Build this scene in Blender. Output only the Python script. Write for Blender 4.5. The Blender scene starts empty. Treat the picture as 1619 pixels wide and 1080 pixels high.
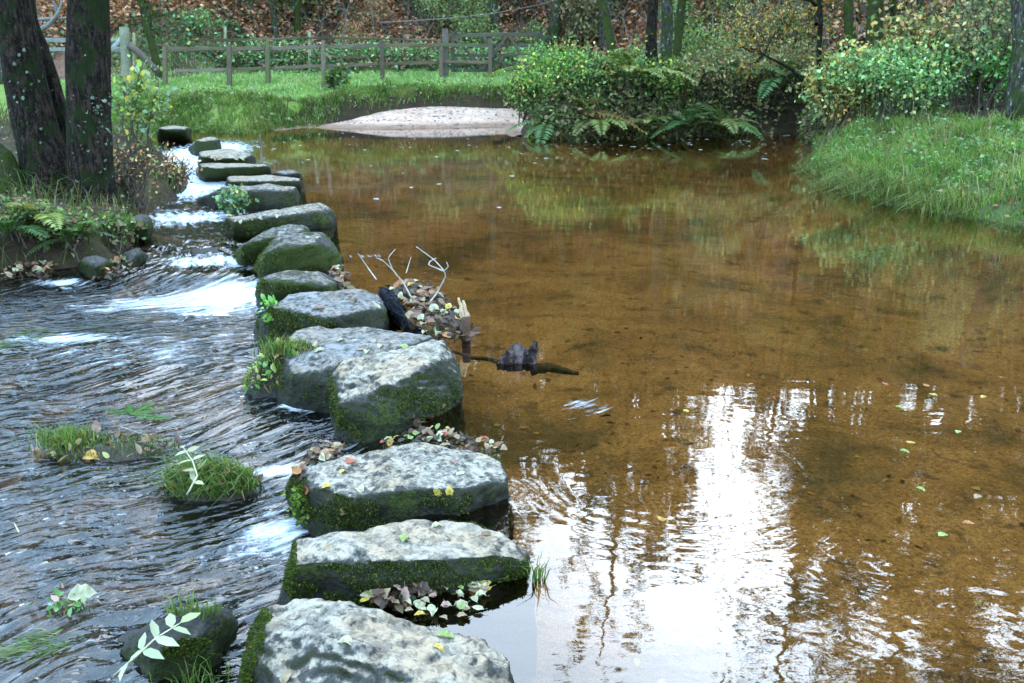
import bpy, math, random
import numpy as np
rng = np.random.default_rng(7)
random.seed(7)
SC = bpy.context.scene
COL = SC.collection

# ------------------------------------------------------------------ camera
F, CX, CY, CAM_H = 1555.0, 809.5, 540.0, 1.75
PITCH = math.radians(16.5)
CP, SP = math.cos(PITCH), math.sin(PITCH)

def ray(px, py):
    dx = (px - CX) / F; dy = (CY - py) / F
    return np.array([dx, CP + dy * SP, -SP + dy * CP])
def P(px, py, z=0.0):
    d = ray(px, py); t = (z - CAM_H) / d[2]
    return np.array([d[0] * t, d[1] * t, z])
def D(px, py, y):
    d = ray(px, py); t = y / d[1]
    return np.array([d[0] * t, y, CAM_H + d[2] * t])
def sm(x):
    x = np.clip(x, 0, 1); return x * x * (3 - 2 * x)

# ------------------------------------------------------------------ noise
def _h(ix, iy, iz, seed):
    n = (ix * 374761393 + iy * 668265263 + iz * 2147483647 * 31 + seed * 1274126177) & 0xFFFFFFFF
    n = ((n ^ (n >> 13)) * 1274126177) & 0xFFFFFFFF
    n = ((n ^ (n >> 16)) * 2246822519) & 0xFFFFFFFF
    return (n ^ (n >> 15)) & 0xFFFFFFFF
_G = rng.normal(size=(256, 3)); _G /= np.linalg.norm(_G, axis=1)[:, None]
def pn(x, y, z=None, seed=0):
    x = np.asarray(x, float); y = np.asarray(y, float)
    z = np.zeros_like(x) if z is None else np.asarray(z, float)
    ix = np.floor(x).astype(np.int64); iy = np.floor(y).astype(np.int64); iz = np.floor(z).astype(np.int64)
    fx, fy, fz = x - ix, y - iy, z - iz
    u, v, w = fx**3*(fx*(fx*6-15)+10), fy**3*(fy*(fy*6-15)+10), fz**3*(fz*(fz*6-15)+10)
    r = 0
    for a in (0, 1):
        for b in (0, 1):
            for c in (0, 1):
                g = _G[_h(ix + a, iy + b, iz + c, seed) & 255]
                d = g[..., 0]*(fx-a) + g[..., 1]*(fy-b) + g[..., 2]*(fz-c)
                r = r + d * (u if a else 1-u) * (v if b else 1-v) * (w if c else 1-w)
    return r * 1.5
def fbm(x, y, z=None, o=4, seed=0, gain=.5):
    r = 0; a = 1; f = 1
    for i in range(o):
        r = r + a * pn(x * f, y * f, None if z is None else z * f, seed + i * 17)
        a *= gain; f *= 2.03
    return r

# ------------------------------------------------------------------ mesh builder
def unit(v):
    return v / np.maximum(np.linalg.norm(v, axis=-1, keepdims=True), 1e-9)
class MB:
    def __init__(s): s.v = []; s.f = []; s.c = []; s.n = 0
    def add(s, v, faces, col=(1, 1, 1)):
        v = np.asarray(v, float).reshape(-1, 3)
        if not isinstance(faces, (list, tuple)): faces = [faces]
        for f in faces: s.f.append(np.asarray(f, np.int64) + s.n)
        c = np.asarray(col, float)
        c = np.broadcast_to(c, (len(v), 3)) if c.ndim == 1 else c
        s.v.append(v); s.c.append(c); s.n += len(v)
    def build(s, name, mat, parent=None, origin=None, smooth=True):
        v = np.concatenate(s.v); c = np.concatenate(s.c)
        o = np.zeros(3) if origin is None else np.asarray(origin, float)
        me = bpy.data.meshes.new(name)
        fill_mesh(me, v - o, s.f, smooth)
        a = me.color_attributes.new('Col', 'FLOAT_COLOR', 'POINT')
        a.data.foreach_set('color', np.c_[c, np.ones(len(c))].astype(np.float32).ravel())
        if mat: me.materials.append(mat)
        ob = bpy.data.objects.new(name, me); COL.objects.link(ob)
        if parent is not None: ob.parent = parent
        elif origin is not None: ob.location = o
        return ob
def fill_mesh(me, v, flist, smooth=True):
    me.vertices.add(len(v)); me.vertices.foreach_set('co', np.asarray(v, np.float32).ravel())
    idx = np.concatenate([f.ravel() for f in flist]).astype(np.int32)
    cnt = np.concatenate([np.full(len(f), f.shape[1], np.int32) for f in flist])
    st = np.r_[0, np.cumsum(cnt)[:-1]].astype(np.int32)
    me.loops.add(len(idx)); me.loops.foreach_set('vertex_index', idx)
    me.polygons.add(len(cnt)); me.polygons.foreach_set('loop_start', st)
    me.polygons.foreach_set('loop_total', cnt)
    me.polygons.foreach_set('use_smooth', np.full(len(cnt), bool(smooth)))
    me.update(calc_edges=True); me.validate()
def tag(o, label=None, cat=None, group=None, kind=None):
    if label: o['label'] = label
    if cat: o['category'] = cat
    if group: o['group'] = group
    if kind: o['kind'] = kind
    return o
def empty(name, loc, label, cat, group=None):
    o = bpy.data.objects.new(name, None); COL.objects.link(o)
    o.location = [float(q) for q in loc]; o.empty_display_size = .1
    return tag(o, label, cat, group)
def fattr(me, name, vals):
    a = me.attributes.new(name, 'FLOAT', 'POINT'); a.data.foreach_set('value', np.asarray(vals, np.float32))

def tube(mb, pts, rad, segs=8, col=(1, 1, 1), cap=True, rough=0.0, seed=0, ncol=None):
    """tapered tube through pts"""
    pts = np.asarray(pts, float); n = len(pts)
    rad = np.broadcast_to(np.asarray(rad, float), (n,))
    t = unit(np.gradient(pts, axis=0))
    ref = np.array([0.31, 0.77, 0.2]) if abs(t[0][2]) > .8 else np.array([0, 0, 1.0])
    a = unit(np.cross(t, ref)); b = np.cross(t, a)
    th = np.linspace(0, 2*np.pi, segs, endpoint=False)
    r = rad[:, None] * np.ones((1, segs))
    if rough:
        q = pts[:, None, :] + rad[:, None, None]*(np.cos(th)[None, :, None]*a[:, None] + np.sin(th)[None, :, None]*b[:, None])
        s = .35 / max(rad.max(), .02)
        r = r * (1 + rough * fbm(q[..., 0]*s, q[..., 1]*s, q[..., 2]*s*.35, 4, seed))
    v = pts[:, None, :] + r[..., None]*(np.cos(th)[None, :, None]*a[:, None] + np.sin(th)[None, :, None]*b[:, None])
    i = np.arange(n-1)[:, None]*segs; j = np.arange(segs)[None]; k = (np.arange(segs)+1) % segs
    f = np.stack([i+j, i+k[None], i+segs+k[None], i+segs+j], -1).reshape(-1, 4)
    fl = [f]
    if cap and segs >= 3:
        fl.append(np.arange(segs)[None, ::-1]); fl.append(np.arange((n-1)*segs, n*segs)[None])
    mb.add(v.reshape(-1, 3), fl, col)
def curve(p0, p1, n=8, bend=(0, 0, 0), wob=0.0, seed=None):
    p0, p1 = np.asarray(p0, float), np.asarray(p1, float)
    t = np.linspace(0, 1, n)[:, None]
    p = p0*(1-t) + p1*t + np.asarray(bend, float)*4*t*(1-t)
    if wob:
        r = rng if seed is None else np.random.default_rng(seed)
        w = np.cumsum(r.normal(size=(n, 3)), 0); w -= t*w[-1] ; p = p + w*wob*np.sin(np.pi*t)**.5
    return p
def beam(mb, p0, p1, w, h, col=(1, 1, 1), up=(0, 0, 1), n=5, wob=.004):
    """rough sawn timber from p0 to p1, slightly uneven"""
    p0, p1 = np.asarray(p0, float), np.asarray(p1, float); t = unit(p1-p0)
    s = unit(np.cross(t, np.asarray(up, float))); u = np.cross(s, t)
    vs = []
    for k in range(n):
        c = p0 + (p1-p0)*k/(n-1)
        for a, b in ((-1, -1), (1, -1), (1, 1), (-1, 1)):
            vs.append(c + s*a*w/2 + u*b*h/2 + rng.normal(size=3)*wob)
    f = [[4*k+j, 4*k+(j+1) % 4, 4*k+4+(j+1) % 4, 4*k+4+j] for k in range(n-1) for j in range(4)]
    f += [[3, 2, 1, 0], [4*n-4, 4*n-3, 4*n-2, 4*n-1]]
    mb.add(vs, np.array(f), col)

def rdir(n, zb=0.0, zs=1.0):
    d = rng.normal(size=(n, 3)); d[:, 2] = d[:, 2]*zs + zb; return unit(d)
def pick(pal, n, jit=.18):
    """palette = [(weight, (r,g,b)), ...]"""
    w = np.array([p[0] for p in pal], float); c = np.array([p[1] for p in pal])
    k = rng.choice(len(pal), n, p=w/w.sum())
    return np.clip(c[k] * (1 + jit*rng.normal(size=(n, 1))) * (1 + .06*rng.normal(size=(n, 3))), .004, .9)
def leaves(mb, pos, d, nrm, L, W, col, shape='d', fold=.25, droop=.15):
    """pos,d,nrm (n,3); L,W (n,)"""
    n = len(pos); L = np.broadcast_to(L, (n,))[:, None]; W = np.broadcast_to(W, (n,))[:, None]
    d = unit(d); s = unit(np.cross(d, nrm)); u = np.cross(s, d)
    if shape == 'd':
        v = np.stack([pos, pos+d*L*.45+s*W*.5+u*W*fold*.5, pos+d*L-u*L*droop, pos+d*L*.45-s*W*.5+u*W*fold*.5], 1)
        mb.add(v.reshape(-1, 3), np.arange(n*4).reshape(n, 4), np.repeat(col, 4, 0))
    else:
        v = np.stack([pos, pos+d*L*.25+s*W*.42+u*W*fold*.4, pos+d*L*.62+s*W*.44+u*(W*fold*.45-L*droop*.4), pos+d*L-u*L*droop,
                      pos+d*L*.62-s*W*.44+u*(W*fold*.45-L*droop*.4), pos+d*L*.25-s*W*.42+u*W*fold*.4,
                      pos+d*L*.3, pos+d*L*.65-u*L*droop*.45], 1)
        b = np.arange(n)[:, None]*8
        mb.add(v.reshape(-1, 3), [np.concatenate([b+[0, 6, 1, 1]][:0] + [b+np.array([6, 7, 2, 1]), b+np.array([6, 5, 4, 7])]),
               np.concatenate([b+np.array([0, 6, 1]), b+np.array([0, 5, 6]), b+np.array([7, 3, 2]), b+np.array([7, 4, 3])])], np.repeat(col, 8, 0))
def blades(mb, pos, L, W, col, lean=.5, dirv=None, upk=1.0):
    n = len(pos); L = np.broadcast_to(L, (n,))[:, None]; W = np.broadcast_to(W, (n,))[:, None]
    a = rng.uniform(0, 2*np.pi, n)
    h = np.c_[np.cos(a), np.sin(a), np.zeros(n)]
    if dirv is not None: h = unit(h*.6 + np.asarray(dirv, float))
    b = rng.uniform(0, 2*np.pi, n); s = np.c_[np.cos(b), np.sin(b), np.zeros(n)]
    m = (np.abs(rng.normal(size=(n, 1)))*.5+.25)*lean
    up = np.array([0, 0, upk])
    p1 = pos + (up*.55 + h*m*.25)*L; p2 = pos + (up*(.95-.35*m.clip(0, 1.6)) + h*m*.9)*L
    v = np.stack([pos-s*W*.5, pos+s*W*.5, p1+s*W*.42, p1-s*W*.42, p2], 1)
    k = np.arange(n)[:, None]*5
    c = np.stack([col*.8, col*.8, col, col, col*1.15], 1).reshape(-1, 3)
    mb.add(v.reshape(-1, 3), [k+np.array([0, 1, 2, 3]), k+np.array([3, 2, 4])], c)

# ------------------------------------------------------------------ materials
def newmat(name):
    m = bpy.data.materials.new(name); m.use_nodes = True
    nt = m.node_tree; nt.nodes.clear()
    return m, nt
class N:
    def __init__(s, nt): s.nt = nt
    def __call__(s, typ, _in=None, **kw):
        n = s.nt.nodes.new(typ)
        for k, v in kw.items(): setattr(n, k, v)
        for k, v in (_in or {}).items():
            if hasattr(v, 'bl_idname') and hasattr(v, 'is_output'): s.nt.links.new(v, n.inputs[k])
            else: n.inputs[k].default_value = v
        return n
    def math(s, op, a, b=0.0, c=None, clamp=False):
        d = {0: a, 1: b}
        if c is not None: d[2] = c
        return s('ShaderNodeMath', d, operation=op, use_clamp=clamp).outputs[0]
    def mix(s, f, a, b, bt='MIX'):
        n = s.nt.nodes.new('ShaderNodeMix'); n.data_type = 'RGBA'; n.blend_type = bt
        for k, v in ((0, f), (6, a), (7, b)):
            if hasattr(v, 'is_output'): s.nt.links.new(v, n.inputs[k])
            else: n.inputs[k].default_value = (*v, 1) if isinstance(v, tuple) and len(v) == 3 else v
        return n.outputs[2]
    def ramp(s, f, stops):
        n = s.nt.nodes.new('ShaderNodeValToRGB'); e = n.color_ramp.elements
        while len(e) < len(stops): e.new(.5)
        for q, (p, c) in zip(e, stops):
            q.position = p; q.color = (c, c, c, 1) if not isinstance(c, tuple) else (*c, 1)
        s.nt.links.new(f, n.inputs[0]); return n.outputs[0]
    def noise(s, vec, scale, det=4, rough=.55, dist=0.0):
        return s('ShaderNodeTexNoise', {'Vector': vec, 'Scale': scale, 'Detail': det, 'Roughness': rough, 'Distortion': dist}).outputs['Fac']
    def step(s, f, lo, hi):
        return s('ShaderNodeMapRange', {0: f, 1: lo, 2: hi}, interpolation_type='SMOOTHSTEP').outputs[0]
    def out(s, sh): s.nt.links.new(sh, s('ShaderNodeOutputMaterial').inputs['Surface'])
    def attr(s, name, o='Fac'): return s('ShaderNodeAttribute', attribute_name=name).outputs[o]

def mat_foliage(name, trans=.35, rough=.5, spec=.35):
    m, nt = newmat(name); n = N(nt)
    c = n.attr('Col', 'Color')
    p = n('ShaderNodeBsdfPrincipled', {'Base Color': c, 'Roughness': rough, 'Specular IOR Level': spec})
    t = n('ShaderNodeBsdfTranslucent', {'Color': n.mix(1.0, c, (1.5, 1.5, .75), 'MULTIPLY')})
    n.out(n('ShaderNodeMixShader', {0: trans, 1: p.outputs[0], 2: t.outputs[0]}).outputs[0]); return m
def mat_vcol(name, rough=.8, bump=.0, scale=40, spec=.3):
    m, nt = newmat(name); n = N(nt)
    pos = n('ShaderNodeNewGeometry').outputs['Position']
    f = n.noise(pos, scale, 5)
    c = n.mix(1.0, n.attr('Col', 'Color'), n.ramp(f, [(.3, .6), (.7, 1.25)]), 'MULTIPLY')
    d = {'Base Color': c, 'Roughness': rough, 'Specular IOR Level': spec}
    if bump: d['Normal'] = n('ShaderNodeBump', {'Strength': bump, 'Distance': .01, 'Height': f}).outputs[0]
    n.out(n('ShaderNodeBsdfPrincipled', d).outputs[0]); return m
M_LEAF = mat_foliage('leaf_matte', .3, .55, .3)
M_GLOSS = mat_foliage('leaf_glossy', .2, .32, .6)
M_GRASS = mat_foliage('grass_blade', .35, .5, .3)
M_DEAD = mat_foliage('dead_leaf', .15, .55, .35)
M_WOOD = mat_vcol('weathered_wood', .85, .5, 30)
M_TWIG = mat_vcol('twig_bark', .8, .3, 60)
M_WET = mat_vcol('wet_wood', .55, .8, 45, .3)

def mat_bark(name, dark, light, moss, moss_amt, lichen, rust=0.0):
    m, nt = newmat(name); n = N(nt)
    g = n('ShaderNodeNewGeometry'); pos = g.outputs['Position']
    mp = n('ShaderNodeMapping', {'Vector': pos, 'Scale': (1, 1, .28)}).outputs[0]
    f1 = n.noise(mp, 26, 6, .65); f2 = n.noise(pos, 5, 5, .6); f3 = n.noise(pos, 16, 3, .5)
    c = n.mix(n.step(f1, .42, .66), dark, light)
    if rust: c = n.mix(n.step(n.noise(pos, 38, 3, .6), .60, .66), c, (rust, rust*.42, rust*.2))
    c = n.mix(n.ramp(f2, [(.6-moss_amt*.5, 0.0), (.72-moss_amt*.45, 1.0)]), c, n.mix(f1, tuple(q*.5 for q in moss), moss))
    c = n.mix(n.ramp(f3, [(.70-lichen*.06, 0.0), (.74-lichen*.06, 1.0)]), c, (.3, .33, .3))
    b = n('ShaderNodeBump', {'Strength': 1.0, 'Distance': .07, 'Height': f1}).outputs[0]
    n.out(n('ShaderNodeBsdfPrincipled', {'Base Color': c, 'Roughness': .85, 'Normal': b, 'Specular IOR Level': .1}).outputs[0]); return m
M_BARK_DARK = mat_bark('dark_bark', (.004, .004, .003), (.042, .030, .022), (.016, .026, .006), .22, -1.3, .09)
M_BLACK = mat_bark('black_wet_bark', (.004, .004, .006), (.030, .033, .043), (.01, .01, .012), .1, -3)
M_DRIFT = mat_bark('driftwood_bark', (.03, .021, .02), (.17, .125, .115), (.05, .04, .035), .1, -3, .0)
M_BARK_MOSS = mat_bark('mossy_bark', (.02, .018, .014), (.08, .065, .045), (.05, .07, .014), .5, .2)
M_BARK_GREY = mat_bark('grey_bark', (.025, .024, .02), (.13, .12, .1), (.05, .07, .02), .35, .8)

# ------------------------------------------------------------------ plan of the water, in metres
def arr(l): return np.array(l, float)
SHORE = [(-14, 1.2), (-14, 7.2)] + [tuple(P(x, y, -.12)[:2]) for x, y in
        [(-60, 462), (0, 455), (80, 442), (195, 430), (226, 395), (238, 350), (285, 322), (302, 294), (236, 264), (234, 238), (250, 214)]] + \
        [tuple(P(x, y, 0)[:2]) for x, y in [(300, 207), (380, 212), (480, 201), (610, 203), (720, 201), (802, 199), (814, 215), (900, 222), (1000, 218),
        (1100, 217), (1200, 212), (1262, 209), (1296, 232), (1280, 268), (1318, 296), (1400, 322), (1500, 340), (1619, 358)]] + [(6.6, 8.2), (9, 6), (12, 1.2)]
SHORE = arr(SHORE)
LINE = arr([(0.1, .6)] + [tuple(P(x, y, .05)[:2]) for x, y in [(600, 1060), (640, 900), (630, 780), (620, 640), (570, 565), (520, 500), (470, 450), (470, 400), (440, 345),
        (405, 312), (410, 283), (375, 264), (355, 245), (322, 228), (268, 206)]] + [tuple(P(240, 190, .3)[:2])])
def sdist_poly(x, y, poly):
    """positive outside"""
    best = np.full(x.shape, 1e9); inside = np.zeros(x.shape, bool)
    for (ax, ay), (bx, by) in zip(poly, np.roll(poly, -1, 0)):
        ex, ey = bx-ax, by-ay; wx, wy = x-ax, y-ay
        t = np.clip((wx*ex+wy*ey)/(ex*ex+ey*ey+1e-12), 0, 1)
        best = np.minimum(best, (wx-ex*t)**2+(wy-ey*t)**2)
        c = ((ay > y) != (by > y)) & (x < ex*(y-ay)/(ey if ey else 1e-12)+ax); inside ^= c
    d = np.sqrt(best); return np.where(inside, -d, d)
def sdist_line(x, y, line):
    """positive on the pool side (right)"""
    best = np.full(x.shape, 1e9); sg = np.ones(x.shape)
    for (ax, ay), (bx, by) in zip(line[:-1], line[1:]):
        ex, ey = bx-ax, by-ay; wx, wy = x-ax, y-ay
        t = np.clip((wx*ex+wy*ey)/(ex*ex+ey*ey), 0, 1)
        d = (wx-ex*t)**2+(wy-ey*t)**2; c = np.where(wx*ey-wy*ex > 0, 1.0, -1.0)
        sg = np.where(d < best, c, sg); best = np.minimum(best, d)
    return np.sqrt(best)*sg
PIV = P(330, 410, -.1)[:2]
A0 = arr([.34, -.94]); A1 = arr([-.80, -.60])
def flow(x, y):
    w = sm((9.2-y)/3.0); dx, dy = x-PIV[0], y-PIV[1]
    u = (1-w)*(dx*A0[0]+dy*A0[1]) + w*(dx*A1[0]+dy*A1[1])
    v = (1-w)*(dx*-A0[1]+dy*A0[0]) + w*(dx*-A1[1]+dy*A1[0])
    return u, v
def water_level(x, y, s):
    down = -.055 - .075*sm((8.15-y)/.5) - .03*sm((6-y)/4)
    return down*sm((-s+.12)/.45)
BEACH = arr([tuple(P(440, 209, 0)[:2]), tuple(P(500, 199, 0)[:2]), (-5.3, 22.9), (-4.3, 24.0), (-3.3, 24.9), (-2.1, 25.6), (-.9, 25.8), (.2, 25.8), (.6, 24.6), (.35, 23.2), tuple(P(815, 214, 0)[:2]), tuple(P(640, 222, 0)[:2])])

def terrain(x, y):
    d = sdist_poly(x, y, SHORE); s = sdist_line(x, y, LINE); bd = sdist_poly(x, y, BEACH)
    d = d + np.where(d > -.35, .13*fbm(x*1.9+5, y*1.9, None, 3, 27), 0)*sm((d+.35)/.3)*sm(bd/.6)
    n1 = fbm(x*.9, y*.9, None, 4, 3); n2 = fbm(x*4, y*4, None, 3, 9)
    wl = water_level(x, y, s)
    # bed
    pool = -.10 - .34*sm(-d/1.4) - .10*sm((x-1)/3) + .05*n1 + .012*n2
    left = wl - .10 - .07*sm(-d/.5) + .07*n1 + .03*n2
    bed = np.where(s > 0, 1, 0)*0 + pool*sm((s+.3)/.6) + left*(1-sm((s+.3)/.6))
    # banks
    default = .55*sm(d/.7) + .35*sm(d/4.5)
    right = .14*sm(d/.25) + .17*np.minimum(d, 4.2) + .06*np.maximum(d-4.2, 0)
    leftb = .30*sm(d/.35) + .07*d - .12
    wr = sm((x-2.6)/.8)*sm((17.5-y)/3); wlft = sm((-2-x)/.5)*sm((14.5-y)/2)
    z = default*(1-wr)+right*wr; z = z*(1-wlft)+leftb*wlft
    zb = -.05 + .20*d
    wb = sm(.5 - bd/.34); z = z*(1-wb)+zb*wb
    yh = 33 - 8.5*sm((x-2.5)/6) - 5*sm((-6-x)/5)
    h = np.maximum(y-yh, 0); hill = .60*(np.sqrt(h*h+2.2)-1.48) * (h > 0)
    z = z + np.minimum(np.maximum(hill, 0), 15) + .02*np.clip(y-24, 0, 12)*(1-wb)
    z = z + n1*(.05+.03*np.clip(y-20, 0, 20)/4)*sm(d/.8)*(1-wb) + n2*.02*sm(d/.3)*(1-wb) + wr*sm(d/.5)*(.10*n1+.05*n2)
    z = np.where(y < 1.0, np.minimum(z, .25), z)
    zz = np.where(d < 0, bed*sm(-d/.25) + (1-sm(-d/.25))*(wl-.02), np.where(wb > .3, z, np.maximum(z, wl-.02+d*.1)))
    return zz, d, s, bd
gx = np.r_[np.linspace(-70, -11, 46)[:-1], np.linspace(-11, 11, 300), np.linspace(11, 70, 46)[1:]]
gy = np.r_[np.linspace(-6, 1, 12)[:-1], np.linspace(1, 14, 190)[:-1], np.linspace(14, 36, 200)[:-1], np.linspace(36, 100, 60)]
GX, GY = np.meshgrid(gx, gy)
TZ, TD, TS, TB = terrain(GX, GY)
def height(x, y):
    x = np.asarray(x, float); y = np.asarray(y, float)
    i = np.clip(np.searchsorted(gx, x)-1, 0, len(gx)-2); j = np.clip(np.searchsorted(gy, y)-1, 0, len(gy)-2)
    u = np.clip((x-gx[i])/(gx[i+1]-gx[i]), 0, 1); v = np.clip((y-gy[j])/(gy[j+1]-gy[j]), 0, 1)
    return (TZ[j, i]*(1-u)+TZ[j, i+1]*u)*(1-v)+(TZ[j+1, i]*(1-u)+TZ[j+1, i+1]*u)*v
def G(px, py, ymin=1.5, ymax=95):
    """where the sight line through a spot of the plan meets the ground"""
    d = ray(px, py); ys = np.linspace(ymin, ymax, 4000); t = ys/d[1]
    z = CAM_H+d[2]*t; h = height(d[0]*t, ys); k = np.argmax(z < h)
    if z[k] >= h[k]: k = len(ys)-1
    return np.array([d[0]*t[k], ys[k], h[k]])
def onground(xy): xy = np.asarray(xy, float); return np.c_[xy, height(xy[:, 0], xy[:, 1])]
def scatter(poly, n):
    poly = np.asarray(poly, float)[:, :2]; lo, hi = poly.min(0), poly.max(0); out = np.zeros((0, 2))
    while len(out) < n:
        q = rng.uniform(lo, hi, (n*2, 2)); out = np.r_[out, q[sdist_poly(q[:, 0], q[:, 1], poly) < 0]]
    return out[:n]

# ------------------------------------------------------------------ terrain objects
def mat_ground(name, cols, scale, rough=.9, bump=.4, dist=.03, fine=60):
    m, nt = newmat(name); n = N(nt)
    pos = n('ShaderNodeNewGeometry').outputs['Position']
    f = n.noise(pos, scale, 6, .6); g = n.noise(pos, fine, 4, .6)
    k = len(cols)
    c = n.ramp(f, [(.28+.44*i/(k-1), cc) for i, cc in enumerate(cols)])
    c = n.mix(1.0, c, n.ramp(g, [(.3, .55), (.7, 1.35)]), 'MULTIPLY')
    if name == 'pale_gravel_sand':
        zz_ = n('ShaderNodeSeparateXYZ', {0: pos}).outputs[2]
        c = n.mix(n.step(n.math('MULTIPLY_ADD', f, -.16, zz_), .02, -.05), c, n.mix(1.0, c, (.5, .46, .42), 'MULTIPLY'))      # damp margin
        c = n.mix(n.step(n.noise(pos, 17, 3, .6), .60, .66), c, (.11, .085, .065))
    b = n('ShaderNodeBump', {'Strength': bump, 'Distance': dist, 'Height': g}).outputs[0]
    n.out(n('ShaderNodeBsdfPrincipled', {'Base Color': c, 'Roughness': rough, 'Normal': b, 'Specular IOR Level': .2}).outputs[0]); return m
M_MEADOW = mat_ground('meadow_turf', [(.08, .11, .02), (.12, .19, .03), (.22, .25, .07)], 1.2)
M_RBANK = mat_ground('bank_turf', [(.05, .04, .02), (.055, .075, .02), (.07, .11, .03)], 2.2)
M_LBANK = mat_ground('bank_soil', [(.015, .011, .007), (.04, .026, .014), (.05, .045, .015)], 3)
M_HILL = mat_ground('hill_litter', [(.05, .035, .022), (.13, .075, .045), (.24, .13, .085)], .45, fine=9, dist=.2, bump=.8)
M_SAND = mat_ground('pale_gravel_sand', [(.36, .215, .155), (.50, .325, .24), (.60, .42, .32)], 2.5, fine=28, bump=.5)
def mat_bed():
    m, nt = newmat('sandy_bed'); n = N(nt)
    g = n('ShaderNodeNewGeometry'); pos = g.outputs['Position']
    a = n.noise(pos, 1.0, 6, .68, .5); b = n.noise(pos, 5, 5, .6); c = n.noise(pos, 42, 4, .65); e = n.noise(pos, 140, 2, .5)
    col = n.ramp(a, [(.36, (.095, .075, .034)), (.50, (.27, .17, .072)), (.66, (.40, .27, .13))])
    col = n.mix(n.math('MULTIPLY', n.ramp(b, [(.57, 0.0), (.68, 1.0)]), .8), col, (.05, .036, .018))
    left = n.attr('left')
    col = n.mix(n.math('MULTIPLY', n.attr('near_dark'), .85), col, (.022, .020, .014))       # near bed painted darker so the sky reflection stands out over it
    patch = n.ramp(n.noise(pos, 1.9, 5, .62, .6), [(.46, 0.0), (.60, 1.0)])
    rock = n.ramp(c, [(.35, (.012, .013, .015)), (.7, (.07, .065, .055))])
    lc = n.mix(patch, rock, (.34, .19, .115))
    col = n.mix(left, col, lc)
    col = n.mix(1.0, col, n.ramp(c, [(.3, .45), (.5, 1.0), (.72, 1.5)]), 'MULTIPLY')
    col = n.mix(1.0, col, n.ramp(e, [(.32, .55), (.68, 1.45)]), 'MULTIPLY')
    bp = n('ShaderNodeBump', {'Strength': .6, 'Distance': .02, 'Height': c}).outputs[0]
    n.out(n('ShaderNodeBsdfPrincipled', {'Base Color': col, 'Roughness': .9, 'Normal': bp}).outputs[0]); return m
M_BED = mat_bed()
ny, nx = GX.shape
I = np.arange(ny*nx).reshape(ny, nx)
quads = np.stack([I[:-1, :-1], I[:-1, 1:], I[1:, 1:], I[1:, :-1]], -1).reshape(-1, 4)
fc = lambda A: (A[:-1, :-1]+A[:-1, 1:]+A[1:, 1:]+A[1:, :-1]).ravel()/4
fx_, fy_, fd_, fb_ = fc(GX), fc(GY), fc(TD), fc(TB)
cls = np.full(len(quads), 0)                                     # meadow
cls[fy_ > 33 - 8.5*sm((fx_-2.5)/6) - 6*sm((-6-fx_)/5)] = 3       # hill
cls[(fx_ > 2.6) & (fy_ < 16.5)] = 1                              # right bank
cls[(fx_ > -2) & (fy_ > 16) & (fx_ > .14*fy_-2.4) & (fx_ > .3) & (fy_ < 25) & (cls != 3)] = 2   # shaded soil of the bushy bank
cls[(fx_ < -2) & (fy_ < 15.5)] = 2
cls[(fb_ < .35)] = 2
cls[fd_ < -.07] = 5
cls[(fx_ < -30) | (fx_ > 30)] = 3
names = ['meadow', 'grassy_bank', 'earth_bank', 'hillside', None, 'streambed']
for k, (nm, mt) in enumerate(zip(names, [M_MEADOW, M_RBANK, M_LBANK, M_HILL, M_SAND, M_BED])):
    if nm is None: continue
    q = quads[cls == k]; used, inv = np.unique(q, return_inverse=True)
    me = bpy.data.meshes.new(nm)
    fill_mesh(me, np.c_[GX.ravel(), GY.ravel(), TZ.ravel()][used], [inv.reshape(-1, 4)])
    if nm == 'streambed':
        sv = TS.ravel()[used]; fattr(me, 'left', sm((-sv+.05)/.5)); xx_, yy_ = GX.ravel()[used], GY.ravel()[used]; fattr(me, 'near_dark', sm((3.5-yy_+.25*fbm(xx_*2, yy_*2, None, 3, 31))/.8)*sm((2.3-xx_)/1.0)*sm((sv-.0)/.3))
    me.materials.append(mt); ob = bpy.data.objects.new(nm, me); COL.objects.link(ob); tag(ob, kind='structure')
bx, by = np.meshgrid(np.linspace(-5.6, 1.2, 230), np.linspace(20.6, 26.4, 250))
bdd = sdist_poly(bx, by, BEACH); bsd = sdist_poly(bx, by, SHORE)
bz = .022+.20*bsd+.012*fbm(bx*1.5, by*1.5, None, 3, 3)+.008*fbm(bx*5, by*5, None, 2, 8)
bi = np.arange(bx.size).reshape(bx.shape); bq = np.stack([bi[:-1, :-1], bi[:-1, 1:], bi[1:, 1:], bi[1:, :-1]], -1).reshape(-1, 4)
bq = bq[(fc(bdd) < .22) & (fc(bsd) > -.5)]; used, inv = np.unique(bq, return_inverse=True)
me = bpy.data.meshes.new('sand_beach'); fill_mesh(me, np.c_[bx.ravel(), by.ravel(), bz.ravel()][used], [inv.reshape(-1, 4)]); me.materials.append(M_SAND)
ob = bpy.data.objects.new('sand_beach', me); COL.objects.link(ob); tag(ob, kind='structure')
mb = MB(); R_ = 600
mb.add([(-R_, -R_, -1.2), (R_, -R_, -1.2), (R_, R_, -1.2), (-R_, R_, -1.2)], np.array([[0, 1, 2, 3]]))
tag(mb.build('ground', M_LBANK), kind='structure')

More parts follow.
